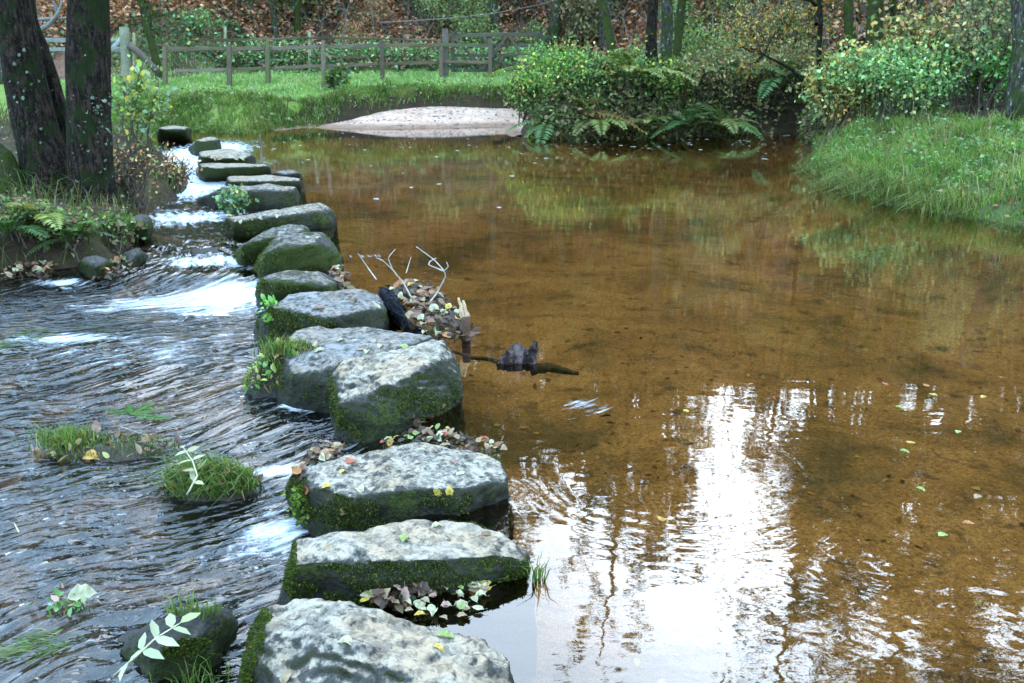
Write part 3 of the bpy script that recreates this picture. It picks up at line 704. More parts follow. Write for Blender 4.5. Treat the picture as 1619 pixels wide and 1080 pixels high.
m = MB(); tube(m, curve(D(752, 105, 30.4), D(762, 86, 30.2), 4), .06, 8, (.2, .2, .2)); 
# ------------------------------------------------------------------ trees
def limbs(m, base, tip, r0, n_l, spread, up, lo=.35, sub=4, col=(1, 1, 1), seed=0):
    """side limbs with twigs; returns twig ends for the leaves"""
    R = np.random.default_rng(seed); ends = []
    base, tip = np.asarray(base, float), np.asarray(tip, float); Ht = np.linalg.norm(tip-base)
    for k in range(n_l):
        t = lo+(1-lo)*(k+R.random())/n_l; p = base+(tip-base)*t
        a = k*2.4+R.random(); ln = Ht*spread*(1.15-t*.75)*R.uniform(.7, 1.2)
        e = p+np.array([math.cos(a)*ln, math.sin(a)*ln, ln*up*R.uniform(.5, 1.3)])
        c = curve(p, e, 7, (0, 0, -ln*.08), ln*.05, seed+k); tube(m, c, np.linspace(r0*(1-t)*.55+.012, .008, 7), 6, col, cap=False)
        for j in range(sub):
            u = R.uniform(.35, 1); q = c[int(u*6)]; d = unit(R.normal(size=3)+np.array([math.cos(a), math.sin(a), up])*.9)
            l2 = ln*R.uniform(.25, .5); c2 = curve(q, q+d*l2, 5, (0, 0, 0), l2*.08, seed+k*31+j)
            tube(m, c2, np.linspace(.016, .004, 5), 4, col, cap=False); ends.append((c2[2], c2[4]))
            for i in range(2):
                d3 = unit(d+R.normal(size=3)*.8); c3 = curve(c2[3], c2[3]+d3*l2*.6, 4, (0, 0, 0), l2*.05, seed+k*7+j+i)
                tube(m, c3, np.linspace(.008, .003, 4), 3, col, cap=False); ends.append((c3[1], c3[3]))
        ends.append((c[5], c[6]))
    return ends
def crown(ends, per, size, pal, spread=.35, shape='d'):
    m = MB(); e0 = np.array([e[0] for e in ends]); e1 = np.array([e[1] for e in ends]); n_ = len(ends)*per
    i = np.repeat(np.arange(len(ends)), per); w_ = rng.random(len(ends))*1.6+.15
    keep = rng.random(n_) < np.clip(w_[i], 0, 1); i = i[keep]; n_ = len(i)
    t = rng.random((n_, 1))*1.2; p = e0[i]*(1-t)+e1[i]*t + rng.normal(size=(n_, 3))*spread*np.linalg.norm(e1[i]-e0[i], axis=1)[:, None]
    s = size*rng.uniform(.6, 1.3, n_)
    leaves(m, p, rdir(n_, -.3), rdir(n_, .5), s, s*.6, pick(pal, n_), shape); return m
AUT = [(4, (.16, .085, .02)), (3, (.10, .055, .02)), (3, (.09, .095, .02)), (2, (.26, .15, .03)), (2, (.05, .065, .015))]
OLIVE = [(4, (.055, .065, .018)), (3, (.085, .09, .02)), (2, (.12, .1, .02)), (1, (.2, .14, .03))]
def make_tree(name, label, cat, base, top, r, bark, pal, n_l=12, spread=.33, up=.6, per=7, leaf=.14, lo=.35, sub=4, seed=0, group=None, bend=(0, 0, 0), lenfrac=1.0):
    base, top = np.array(base, float), np.asarray(top, float); base[2] = min(base[2], float(height(base[0], base[1]))-.05)
    t = empty(name, base, label, cat, group); m = MB()
    c = curve(base-np.array([0, 0, .3]), top, 16, bend, .05, seed)
    rad = r*np.linspace(1, .22, 16); rad[0] *= 1.5; rad[1] *= 1.2
    tube(m, c, rad, 14, rough=.12, seed=seed)
    ends = limbs(m, c[1], top, r, n_l, spread, up, lo, sub, seed=seed)
    m.build('trunk', bark, t, base)
    if per: crown(ends, per, leaf, pal).build('crown', M_LEAF, t, base)
    return t
# the big alder clump on the left bank: stems sharing one stool
ab = G(112, 318); o = ab
alder = empty('alder_tree', o, 'big dark many stemmed tree with ivy and lichen on the left bank', 'tree')
def stem(nm, pxs, rpx, bark, depth, segs=26, topz=None):
    pts = []; rad = []
    for (px, py), r_ in zip(pxs, rpx):
        pts.append(D(px, py, depth)); rad.append(r_/F*depth)
    pts = np.array(pts); k = np.linspace(0, len(pts)-1, 60); ki = np.arange(len(pts))
    q = np.stack([np.interp(k, ki, pts[:, j]) for j in range(3)], 1); rr_ = np.interp(k, ki, rad)
    for _ in range(6): q[1:-1] = (q[:-2]+q[1:-1]*2+q[2:])/4
    m = MB(); tube(m, q, rr_, segs, rough=.30, seed=int(pxs[0][0])); return m, q, rr_
A_Y = float(ab[1])
mm, q1, _ = stem('trunk', [(150, 372), (148, 345), (145, 310), (143, 250), (144, 170), (142, 90), (142, 0), (143, -140), (150, -420), (160, -900), (165, -1500)], [50, 39, 32, 30, 29, 29, 29, 27, 24, 16, 6], M_BARK_DARK, A_Y)
e1 = limbs(mm, q1[22], q1[-1], .16, 8, .30, .5, .25, 5, seed=11); mm.build('trunk', M_BARK_DARK, alder, o)
mm, q2, _ = stem('trunk', [(90, 360), (86, 320), (74, 270), (57, 200), (40, 115), (25, 30), (2, -90), (-60, -380), (-160, -900)], [58, 50, 42, 36, 32, 29, 26, 20, 8], M_BARK_DARK, A_Y+.35)
e2 = limbs(mm, q2[28], q2[-1], .16, 6, .32, .5, .2, 5, seed=29); mm.build('trunk', M_BARK_DARK, alder, o)
mm, q3, _ = stem('trunk', [(108, 320), (104, 230), (92, 160), (70, 90), (48, 30), (36, -60), (20, -300)], [16, 15, 14, 12, 10, 9, 4], M_BARK_DARK, A_Y+.7, 14); mm.build('trunk', M_BARK_DARK, alder, o)
mm, q4, _ = stem('trunk', [(8, 370), (6, 325), (2, 285), (-6, 245), (-12, 225)], [52, 40, 30, 22, 8], M_BARK_MOSS, A_Y+.1, 20); mm.build('trunk', M_BARK_MOSS, alder, o)
crown(e1+e2, 4, .075, [(3, (.05, .075, .015)), (2, (.09, .11, .02)), (1, (.18, .14, .03))]).build('crown', M_LEAF, alder, o)
# ivy climbing the two stems
m = MB(); iv = [(4, (.02, .045, .012)), (2, (.035, .075, .02)), (1, (.09, .13, .06))]
for q, rr0, n_, zlo, zhi in ((q1, .19, 420, 0, 1.1), (q2, .22, 50, .0, 1.6)):
    z_ = rng.uniform(ab[2]+zlo-.1, ab[2]+zhi, n_); cx_ = np.interp(z_, q[:, 2], q[:, 0]); cy_ = np.interp(z_, q[:, 2], q[:, 1])
    a = rng.normal(-1.2, .75, n_); nn = np.c_[np.cos(a), np.sin(a), np.full(n_, .15)]
    p = np.c_[cx_, cy_, z_]+nn*(rr0*rng.uniform(1.0, 1.12, n_))[:, None]
    s = rng.uniform(.025, .05, n_); leaves(m, p, unit(np.c_[rng.normal(size=(n_, 2))*.6, -np.ones(n_)]+nn*.4), nn+rng.normal(size=(n_, 3))*.4, s, s*.9, pick(iv, n_), 'o')
m.build('ivy', M_GLOSS, alder, o)['kind'] = 'stuff'
# lichen and dead leaf flecks stuck on the bark
m = MB(); n_ = 36
qq = np.r_[q1[4:30], q2[4:30]]; k = rng.integers(0, len(qq), n_); a = rng.normal(-1.4, .8, n_)
rr1 = np.where(k < 26, .195, .23); nn = np.c_[np.cos(a), np.sin(a), np.zeros(n_)]
s = rng.uniform(.015, .05, n_); leaves(m, qq[k]+nn*rr1[:, None]*1.03+np.c_[np.zeros((n_, 2)), rng.normal(size=n_)*.06], rdir(n_), nn, s, s*.7, pick([(3, (.25, .29, .26)), (3, (.10, .045, .025)), (1, (.05, .09, .02))], n_), 'o')
m.build('lichen', M_LEAF, alder, o)['kind'] = 'stuff'
# trees on the far bank
b = G(1040, 142); b[1] += .4
bank_grp = None
t = make_tree('bank_tree', 'dark slender upright trunk, the darkest in the middle of the far bank', 'tree', D(1034, 138, 21.6), D(1010, -1000, 22.6), .125, M_BARK_DARK, OLIVE, 16, .16, .9, 9, .12, .35, 5, 5)
make_tree('bank_tree', 'pale lichened grey trunk standing right behind the darkest bank trunk', 'tree', D(1050, 132, 22.0), D(1068, -640, 22.4), .16, M_BARK_GREY, OLIVE, 16, .17, .9, 9, .12, .3, 5, 6)
make_tree('bank_tree', 'green mossy trunk rising to the right of the pale lichened one', 'tree', D(1062, 128, 22.6), D(1048, -560, 23.5), .11, M_BARK_MOSS, OLIVE, 12, .18, .9, 7, .12, .35, 4, 7, bend=(.35, 0, 0))
make_tree('bank_tree', 'bright green mossy trunk leaning to the left over the bushes', 'tree', D(1000, 84, 23.2), D(870, -330, 23.8), .12, M_BARK_MOSS, OLIVE, 9, .22, .8, 6, .12, .4, 4, 8)
make_tree('bank_tree', 'thin dark crooked trunk with orange leaves above the right end of the pool', 'tree', D(1300, 150, 20.3), D(1284, -420, 20.8), .065, M_BARK_DARK, [(3, (.45, .22, .03)), (3, (.16, .12, .02)), (2, (.08, .09, .02))], 14, .24, .5, 8, .10, .04, 5, 9, bend=(.12, 0, 0))
make_tree('bank_tree', 'stout mossy trunk standing behind the leafy shrub on the right', 'tree', D(1388, 92, 19.5), D(1430, -1150, 20), .17, M_BARK_MOSS, OLIVE, 17, .22, .8, 8, .12, .3, 5, 10)
make_tree('bank_tree', 'leaning mossy trunk forking left of the stout one behind the shrub', 'tree', D(1378, 84, 19.8), D(1295, -420, 21), .12, M_BARK_MOSS, AUT, 12, .22, .8, 7, .12, .3, 4, 12)
make_tree('bank_tree', 'tree with mottled olive leaves rising from the top right of the bank', 'tree', D(1640, 70, 15.5), D(1690, -1200, 16), .2, M_BARK_GREY, OLIVE, 18, .24, .7, 9, .11, .2, 5, 14)
for i_, (x_, y_, el_, lab_) in enumerate([(8.4, 13.6, 44, 'tall sparse olive tree just out of the right edge, mirrored in the near pool'), (10.6, 17.4, 38, 'tall sparse tree behind the right edge bushes, mirrored in the pool at right'), (9.4, 15.6, 33, 'slender sparse tree between the two tall ones just off the right edge')]):
    b_ = np.array([x_, y_, float(height(x_, y_))]); h_ = math.hypot(x_, y_)*math.tan(math.radians(el_))+1.75-b_[2]
    make_tree('bank_tree', lab_, 'tree', b_, b_+np.array([.5, .2, h_]), .15, M_BARK_GREY, OLIVE, 22, .27, .6, 9, .13, .18, 5, 210+i_)
# woodland on the hillside
protos = []
for k, (h_, pal, per, spread, bark) in enumerate([(15.5, AUT, 15, .26, M_BARK_GREY), (17, OLIVE, 17, .22, M_BARK_GREY), (13, AUT, 16, .30, M_BARK_GREY), (16, OLIVE, 14, .24, M_BARK_MOSS)]):
    protos.append((h_, pal, per, spread, bark))
made = {}
spots = []
for k in range(700):
    x = rng.uniform(-30, 30); y = rng.uniform(34, 58)
    az = math.degrees(math.atan2(x, y))
    if 10.6 < az < 17.2 and rng.random() < .6: continue
    if abs(x) > y*.75: continue
    if all((x-a)**2+(y-b)**2 > (3.2 if -5 < az < 11 else 5.5) for a, b in spots): spots.append((x, y))
spots += [(-9.5, 27.5), (-11, 31), (-7.5, 33.2), (-12.5, 25), (9.5, 25.5), (12, 23), (11, 28), (13.5, 18.5), (12, 20.5)]
for i, (x, y) in enumerate(spots):
    k = i % 4; z = float(height(x, y)); az = math.degrees(math.atan2(x, y))
    el = rng.uniform(24, 27.5) if az > -7 else rng.uniform(17, 24)
    if 10.6 < az < 17.2: el = rng.uniform(13, 20)
    elif az > 17: el = rng.uniform(22, 33)
    sc = max(.3, (math.hypot(x, y)*math.tan(math.radians(el))+1.75-z)/(protos[k][0]*1.08))
    if k not in made:
        h_, pal, per, spread, bark = protos[k]; h_ = h_*min(sc, 1.0)
        o_ = make_tree('woodland_tree', 'slim autumn tree standing in the wood on the far hillside', 'tree', (x, y, z), (x+.4, y, z+h_), .15, bark, pal, 14, spread, .7, per, .26, .22, 4, 40+k, 'trees in the wood on the far hillside')
        made[k] = o_
    else:
        s0 = made[k]; o_ = s0.copy(); COL.objects.link(o_); o_.location = (x, y, z-.05)
        for c_ in s0.children:
            d_ = c_.copy(); COL.objects.link(d_); d_.parent = o_
        o_.rotation_euler = (rng.normal()*.05, rng.normal()*.05, rng.uniform(0, 6.28)); o_.scale = (sc, sc, sc)
# ------------------------------------------------------------------ grass and undergrowth
G1 = [(4, (0.096, 0.198, 0.037)), (3, (0.149, 0.259, 0.051)), (2, (0.210, 0.310, 0.081)), (1, (0.350, 0.328, 0.142))]
G2 = [(3, (0.137, 0.274, 0.066)), (3, (0.225, 0.381, 0.099)), (2, (0.332, 0.437, 0.166)), (1, (0.468, 0.481, 0.299))]
G3 = [(3, (0.081, 0.121, 0.027)), (3, (0.135, 0.162, 0.041)), (2, (0.270, 0.243, 0.108)), (1, (0.338, 0.270, 0.162))]
def keep_land(p, dmin=.0, beach=True):
    d = sdist_poly(p[:, 0], p[:, 1], SHORE); k = d > dmin
    if beach: k &= sdist_poly(p[:, 0], p[:, 1], BEACH) > .03*rng.normal(size=len(p))
    return p[k]
def gp(*l): return [tuple(G(x, y)[:2]) for x, y in l]
RB = gp((1255, 274), (1292, 312), (1385, 344), (1495, 362), (1619, 380)) + [(6.8, 8.4), (9.5, 9), (9, 14), (7.2, 15)] + gp((1480, 176), (1350, 192), (1288, 218))
def grass(name, poly, n_, L, W, pal, lean, mat=M_GRASS, dmin=0.0, patch=2.0, th=-.6, droop_to=None):
    p = keep_land(scatter(poly, n_), dmin); f = fbm(p[:, 0]*patch, p[:, 1]*patch, None, 3, 5); p = p[f > th]; f = f[f > th]
    q = onground(p); k_ = q[:, 2] > (-.02 if name == 'bank_grass' else -9); q = q[k_]; f = f[k_]; q[:, 2] -= .01
    l = rng.uniform(L[0], L[1], len(q))*(1+.8*np.clip(f, -.6, .9)); m = MB()
    g2 = fbm(q[:, 0]*1.3+9, q[:, 1]*1.3, None, 3, 61)[:, None]; g3 = pn(q[:, 0]*4, q[:, 1]*4, None, 19)[:, None]
    l = l*np.clip(1+.9*g3[:, 0], .35, 2); cc = pick(pal, len(q))*(1+.45*np.clip(g2, -.8, .8)); cc = cc*(1-np.clip(g2-.25, 0, .5))+np.array([.22, .17, .07])*np.clip(g2-.25, 0, .5)
    blades(m, q, l, W, cc, lean, droop_to); o = m.build(name, mat); tag(o, kind='stuff'); return o
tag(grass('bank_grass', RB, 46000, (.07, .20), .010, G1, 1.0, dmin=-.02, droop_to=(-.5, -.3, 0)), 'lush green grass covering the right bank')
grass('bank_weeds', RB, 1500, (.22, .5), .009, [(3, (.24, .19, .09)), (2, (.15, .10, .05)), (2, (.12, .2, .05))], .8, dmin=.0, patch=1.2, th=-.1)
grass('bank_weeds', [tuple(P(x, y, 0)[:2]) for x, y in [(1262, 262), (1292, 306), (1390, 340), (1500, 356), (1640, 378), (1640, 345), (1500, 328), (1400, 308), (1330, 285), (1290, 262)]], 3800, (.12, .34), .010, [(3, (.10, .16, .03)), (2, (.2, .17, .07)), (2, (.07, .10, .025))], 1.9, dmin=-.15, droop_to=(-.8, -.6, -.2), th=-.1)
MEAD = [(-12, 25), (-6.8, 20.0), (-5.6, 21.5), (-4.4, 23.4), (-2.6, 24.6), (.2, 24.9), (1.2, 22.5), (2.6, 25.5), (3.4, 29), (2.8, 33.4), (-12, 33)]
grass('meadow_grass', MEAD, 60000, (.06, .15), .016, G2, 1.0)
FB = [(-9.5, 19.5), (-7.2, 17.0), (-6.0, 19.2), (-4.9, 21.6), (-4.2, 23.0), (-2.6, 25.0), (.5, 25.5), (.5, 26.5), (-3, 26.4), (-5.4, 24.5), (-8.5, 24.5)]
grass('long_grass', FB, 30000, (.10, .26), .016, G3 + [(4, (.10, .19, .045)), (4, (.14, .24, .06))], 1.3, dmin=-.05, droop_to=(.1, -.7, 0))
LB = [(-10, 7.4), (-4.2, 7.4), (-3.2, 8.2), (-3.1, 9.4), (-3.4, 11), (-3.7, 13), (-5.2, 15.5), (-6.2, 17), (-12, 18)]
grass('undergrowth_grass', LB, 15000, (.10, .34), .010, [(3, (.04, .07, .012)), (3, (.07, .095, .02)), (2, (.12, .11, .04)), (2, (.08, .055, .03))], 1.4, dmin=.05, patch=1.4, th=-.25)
# leaves lying on the ground of the banks, uncountable
DEADP = [(3, (.17, .08, .035)), (3, (.26, .15, .07)), (2, (.10, .05, .025)), (2, (.34, .25, .12)), (1, (.30, .09, .03))]
def litter(name, poly, n_, size, pal, dmin=0., lift=.02, th=-9, patch=1.):
    p = keep_land(scatter(poly, n_), dmin); f = fbm(p[:, 0]*patch, p[:, 1]*patch, None, 3, 77); p = p[f > th]
    q = onground(p); q[:, 2] += rng.uniform(0, lift, len(q)); n2 = len(q); s = size*rng.uniform(.6, 1.4, n2); m = MB()
    leaves(m, q, rdir(n2, 0, .35), rdir(n2, 1.6), s, s*.65, pick(pal, n2)); tag(m.build(name, M_DEAD), kind='stuff')
litter('fallen_leaf_scatter', RB, 4200, .06, DEADP, -.02, .05, -.2, 1.5)
litter('bank_herbs', RB, 9000, .06, [(3, (.07, .16, .03)), (2, (.11, .21, .06)), (2, (.12, .19, .07)), (1, (.2, .22, .09))], -.03, .22, .0, 1.2)
litter('bank_herbs', FB, 5000, .08, [(3, (.07, .13, .03)), (2, (.11, .18, .05)), (2, (.2, .2, .08))], -.03, .3, .0, 1.2)
litter('fallen_leaf_scatter', LB, 3200, .05, DEADP + [(2, (.2, .24, .12))], -.03, .05)
HILL = [(-26, 29), (-9, 33.2), (2, 33.6), (5, 29), (8, 23), (20, 20), (30, 24), (32, 56), (-30, 56)]
RUST = [(4, (0.431, 0.184, 0.098)), (3, (0.604, 0.279, 0.151)), (3, (0.259, 0.119, 0.064)), (2, (0.776, 0.431, 0.239)), (1, (0.216, 0.193, 0.064))]
litter('bracken_litter', HILL, 45000, .24, RUST, 0, .35, -.35, .35)
FRONT = [(-16, 28.5), (-9, 33), (2, 33.3), (5, 28.6), (9, 23), (16, 22), (18, 27), (8, 33), (4, 38.5), (-16, 38.5)]
litter('bracken_litter', FRONT, 60000, .15, RUST, 0, .5, -.4, .4)
m = MB()
for p in onground(scatter(FRONT, 700)):
    h_ = rng.uniform(.7, 2.4); l = rng.normal(size=2)*.4*h_; c = curve(p, p+np.array([l[0], l[1], h_]), 6, (0, 0, .15), .06*h_); g = pick([(2, (.10, .075, .06)), (2, (.2, .17, .14)), (1, (.06, .07, .035))], 1)[0]
    tube(m, c, np.linspace(.018, .004, 6)*rng.uniform(.6, 1.2), 4, g, cap=False)
    for j in range(3):
        q = c[2+j]; tube(m, curve(q, q+rng.normal(size=3)*.3*h_*.6+np.array([0, 0, .2*h_]), 4, (0, 0, 0), .03*h_), np.linspace(.009, .003, 4), 3, g, cap=False)
tag(m.build('brushwood', M_TWIG), kind='stuff')
IVY = [(4, (0.038, 0.086, 0.035)), (3, (0.067, 0.154, 0.058)), (2, (0.115, 0.230, 0.096)), (1, (0.307, 0.326, 0.096)), (2, (.15, .085, .05)), (1, (.08, .05, .03))]
litter('ivy_cover', HILL, 42000, .17, IVY, 0, .55, .05, .4)
litter('ivy_cover', [(-14, 29), (3, 32), (3, 38), (-16, 38)], 16000, .15, IVY, 0, .5, -.05, .6)
litter('bank_undergrowth', [(2.2, 20.6), (6, 21.2), (11, 17), (16, 18), (16, 27), (5, 30), (2.8, 26)], 22000, .15, [(3, (.035, .06, .015)), (3, (.06, .09, .025)), (3, (.11, .08, .035)), (2, (.18, .10, .05)), (1, (.2, .2, .06))], .2, .5)
m = MB()
for p in onground(scatter(HILL, 900)):
    az = math.atan2(p[0], p[1])
    if abs(az) > .62 or p[1] > 46: continue
    h_ = rng.uniform(.6, 2.6); l = rng.normal(size=2)*.35*h_
    tube(m, curve(p, p+np.array([l[0], l[1], h_]), 5, (0, 0, .1), .05*h_), np.linspace(.022, .006, 5)*rng.uniform(.6, 1.3), 4, pick([(2, (.08, .06, .045)), (2, (.16, .13, .11)), (1, (.05, .06, .03))], 1)[0], cap=False)
tag(m.build('brushwood', M_TWIG), kind='stuff')
# leaves and bits lying on the bottom of the pool, pebbles on the beach
q = scatter([P(x, y, 0)[:2] for x, y in [(700, 470), (1150, 420), (1640, 420), (1640, 1080), (860, 1080), (760, 620)]], 330); q = onground(q)+[0, 0, .008]; m = MB(); n_ = len(q); ss = rng.uniform(.02, .06, n_)
leaves(m, q, rdir(n_, 0, .1), rdir(n_, 3), ss, ss*.6, pick([(4, (.14, .085, .035)), (1, (.06, .042, .022)), (3, (.34, .22, .08)), (2, (.36, .33, .13))], n_), 'o'); tag(m.build('sunken_leaves', M_DEAD), kind='stuff')
q = scatter(BEACH, 900); d_ = sdist_poly(q[:, 0], q[:, 1], SHORE); q = q[d_ > .05]; d_ = d_[d_ > .05]; q = np.c_[q, .02+.2*d_]; m = MB()
a = np.linspace(0, 2*np.pi, 7)[:-1]; base_ = np.r_[np.c_[np.cos(a), np.sin(a), 0*a], [[.1, 0, .7]]]
for p in q: m.add(p+base_*rng.uniform(.012, .05)*np.array([1, rng.uniform(.6, 1), rng.uniform(.4, .9)]), np.array([[i, (i+1) % 6, 6] for i in range(6)]), pick([(3, (.2, .15, .12)), (2, (.10, .08, .065)), (2, (.42, .33, .27))], 1)[0])
tag(m.build('beach_pebbles', M_WOOD), kind='stuff')
# ------------------------------------------------------------------ bushes, ferns
def bush(name, label, cat, base, w_, h_, d_=None, n_=1500, leaf=.07, pal=None, stems=9, mat=M_LEAF, shape='d', group=None, hang=.0, twig=(.07, .05, .035), bare=0.0, hollow=.45):
    d_ = d_ or w_*.7; base = np.asarray(base, float); t = empty(name, base, label, cat, group); m = MB(); tips = []
    for k in range(stems):
        a = k*2.399+rng.random(); r_ = math.sqrt((k+.6)/stems)
        e = base+np.array([math.cos(a)*r_*w_/2, math.sin(a)*r_*d_/2, h_*(.45+.55*math.sqrt(max(0, 1-r_*r_)))*rng.uniform(.8, 1.1)])
        c = curve(base+rng.normal(size=3)*np.array([.12*w_, .12*d_, 0])-np.array([0, 0, .1]), e, 8, (0, 0, h_*.15), .03*h_); tube(m, c, np.linspace(.014, .004, 8)*max(1, h_*.7), 4, twig, cap=False)
        for j in range(5):
            q = c[rng.integers(2, 8)]; e2 = q+np.array([rng.normal()*w_*.16, rng.normal()*d_*.16, rng.normal()*h_*.13+.04*h_-hang*h_*.2])
            c2 = curve(q, e2, 4, (0, 0, .04*h_), .01); tube(m, c2, np.linspace(.006, .002, 4)*max(1, h_*.7), 3, twig, cap=False); tips += [c2, c[4:]]
    m.build('stems', M_TWIG, t, base); f = MB()
    wt = rng.random(len(tips))**1.5+.05; i = rng.choice(len(tips), n_, p=wt/wt.sum())
    p = np.array([tips[k][rng.integers(0, len(tips[k]))] for k in i]) + rng.normal(size=(n_, 3))*np.array([w_, d_, h_])*.075
    p[:, 2] = np.maximum(p[:, 2], np.maximum(height(p[:, 0], p[:, 1]), -.02)+.02)
    s = leaf*rng.uniform(.55, 1.35, n_)
    leaves(f, p, rdir(n_, -.2), rdir(n_, .7), s, s*(.62 if shape == 'd' else .7), np.clip(pick(pal, n_, .3)*2.3, .004, .8), shape); f.build('foliage', mat, t, base); return t
def fern(label, base, nf, L, pal, seed=0, name='fern', az=None, spread=2*math.pi, up=(.5, 1.1), group=None, wid=.2):
    R = np.random.default_rng(seed+900); base = np.asarray(base, float); t = empty(name, base, label, 'fern', group)
    for k in range(nf):
        a = (0 if az is None else az-spread/2)+spread*(k+R.uniform(.2, .8))/nf; l = L*R.uniform(.7, 1.15); el = R.uniform(*up)
        h = np.array([math.cos(a), math.sin(a), 0]); s = np.array([-math.sin(a), math.cos(a), 0]); u = np.linspace(0, 1, 22)[:, None]
        c = base + h*l*math.cos(el)*(u+.12*u*u) + np.array([0, 0, 1])*l*(math.sin(el)*u-(.35+.3*math.cos(el))*u*u)
        c[:, 2] = np.maximum(c[:, 2], .015)
        m = MB(); col = pick(pal, 1)[0]; tube(m, c, np.linspace(.006, .002, 22)*max(1, L), 3, col*.8+np.array([.02, .01, 0]), cap=False)
        tn = unit(np.gradient(c, axis=0)); up_ = unit(np.cross(s, tn)); up_ *= np.sign(up_[:, 2:]+1e-6)
        for sg in (-1, 1):
            i = np.arange(3, 22); ll = l*wid*np.sin(np.pi*((i-2)/21.0)**.75)+.01*l
            leaves(m, c[i], s*sg+tn[i]*.45+R.normal(size=(len(i), 3))*.08, up_[i], ll, l*.05, np.clip(col*(1+.15*R.normal(size=(len(i), 1))), .004, .9))
        m.build('frond', M_LEAF, t, base)
    return t
BR = [(4, (.03, .055, .018)), (3, (.055, .095, .03)), (2, (.09, .14, .04)), (1, (.28, .26, .05)), (1, (.13, .09, .03))]
BRB = [(3, (.045, .06, .02)), (3, (.09, .07, .035)), (2, (.14, .09, .05)), (2, (.06, .09, .03)), (1, (.22, .17, .06))]
for px, py, wp, hp, pal, lab in [
    (836, 203, 62, 80, BR, 'low shaggy bush at the end of the sandy beach'),
    (884, 176, 110, 112, [(3, (.05, .11, .02)), (3, (.08, .14, .03)), (2, (.035, .06, .02)), (1, (.3, .3, .06))], 'bright green bushy bramble standing right of the field gate'),
    (925, 205, 95, 95, BR, 'dark bramble hanging over the water behind the golden fern fronds'),
    (965, 165, 90, 90, BR, 'bramble bush below the leaning mossy trunk'),
    (1000, 210, 90, 100, BR, 'tangled bramble just left of the dark slender trunk'),
    (1052, 212, 90, 80, [(3, (.05, .085, .02)), (2, (.16, .2, .04)), (2, (.03, .05, .015))], 'yellow flecked bramble at the foot of the dark slender trunk'),
    (1105, 208, 95, 85, BRB, 'brownish bramble to the right of the dark slender trunk'),
    (1160, 206, 100, 75, BRB, 'low brown and green bush above the pool, midway to the shrub'),
    (1215, 204, 95, 90, BRB, 'rusty brown bush trailing over the far right end of the pool'),
    (1262, 203, 70, 90, BRB, 'dark bush in the corner where the pool meets the grassy bank'),
    (1110, 140, 110, 90, [(3, (.04, .08, .03)), (3, (.07, .11, .03)), (2, (.13, .11, .03))], 'green bush behind the waterside brambles, right of the grey trunks'),
    (1190, 135, 120, 110, [(3, (.07, .08, .03)), (2, (.12, .1, .04)), (2, (.28, .16, .04)), (2, (.05, .07, .03))], 'bush with scattered orange leaves under the far woodland'),
    (1255, 130, 90, 110, [(3, (.04, .06, .02)), (2, (.09, .08, .03)), (1, (.35, .2, .05))], 'dark bush behind the thin crooked trunk')]:
    b = G(px, py) if py > 190 else G(px, py, 15); b[1] += .55 if py > 190 else .1; b[2] = height(b[0], b[1]); Y = b[1]
    bush('bramble_bush', lab, 'bush', b, wp/F*Y*1.1, hp/F*Y*rng.uniform(.8, 1.15), n_=2100, leaf=.075, pal=[(w_, tuple(np.array(c_)*1.12)) for w_, c_ in pal], stems=15, hang=.3)
WF = lambda px: P(px, 219, .0)+np.array([0, .12, .25])
DRP = [(-.2, 19.4), (2, 18.9), (4, 19.2), (5.9, 19.8), (7.2, 18), (8, 20), (6.4, 22), (3, 21.6), (.6, 21.8)]
litter('bank_drape', DRP, 15000, .10, [(3, (.06, .10, .03)), (3, (.10, .14, .04)), (2, (.13, .10, .05)), (2, (.20, .13, .07)), (1, (.26, .26, .08))], -.12, .5)
grass('bank_sedge', DRP, 5000, (.25, .65), .012, [(2, (.12, .16, .05)), (2, (.22, .18, .09)), (2, (.08, .11, .03))], 1.9, dmin=-.05, droop_to=(0, -1.0, -.3))
GOLD = [(3, (.34, .21, .06)), (2, (.24, .15, .05)), (1, (.18, .18, .05))]; YG = [(3, (.17, .2, .05)), (2, (.24, .24, .08)), (2, (.08, .13, .03))]
GRN = [(3, (.05, .11, .03)), (2, (.08, .14, .04))]
fern('golden brown fern with long fronds fanning to the right above the water', WF(893), 10, 1.55, GOLD, 1, az=.35, spread=1.8, up=(.45, 1.05), wid=.16)
for i, (px, py, l, pal, lab) in enumerate([(868, 204, .8, GRN, 'green fern at the waterline left of the golden fern'), (945, 208, .9, YG, 'yellow green fern drooping to the water right of the golden fern'),
    (1024, 212, .7, YG, 'small pale fern at the waterline under the dark slender trunk'), (1088, 208, .7, GRN, 'green fern at the waterline right of the small pale fern'),
    (1142, 205, .85, YG, 'pale yellow fern hanging over the bare roots of the bank'), (1176, 160, 1.1, GRN, 'arching green fern on top of the far bank'),
    (1120, 165, 1.0, GRN, 'green fern among the brambles behind the waterline'), (905, 150, 1.1, GRN, 'tall green fern on the bank in front of the field gate bushes'), (850, 150, 1.2, YG, 'pale arching fern beside the grassy track at the end of the beach'), (990, 165, 1.2, YG, 'yellow green fern halfway up the bank under the leaning trunk'), (1075, 165, 1.1, YG, 'pale fern halfway up the bank right of the grey trunks'), (1225, 165, 1.1, GRN, 'green fern high on the bank near the corner bush')]):
    fern(lab, WF(px) if py > 190 else G(px, py, 15)+[0, -.45, .55], 10, l*1.25, pal, 10+i, up=(.3, 1.15))
for i, x in enumerate(np.linspace(-9.6, 1.6, 13)):
    y = 31.9+rng.normal()*.35
    bush('hedge_bush', 'low dark green bramble bush in the row behind the meadow fences', 'bush', (x, y, float(height(x, y))), 1.5, rng.uniform(.55, 1.05), 1.0, 900, .10, IVY, 7, group='bramble bushes in the row behind the meadow')
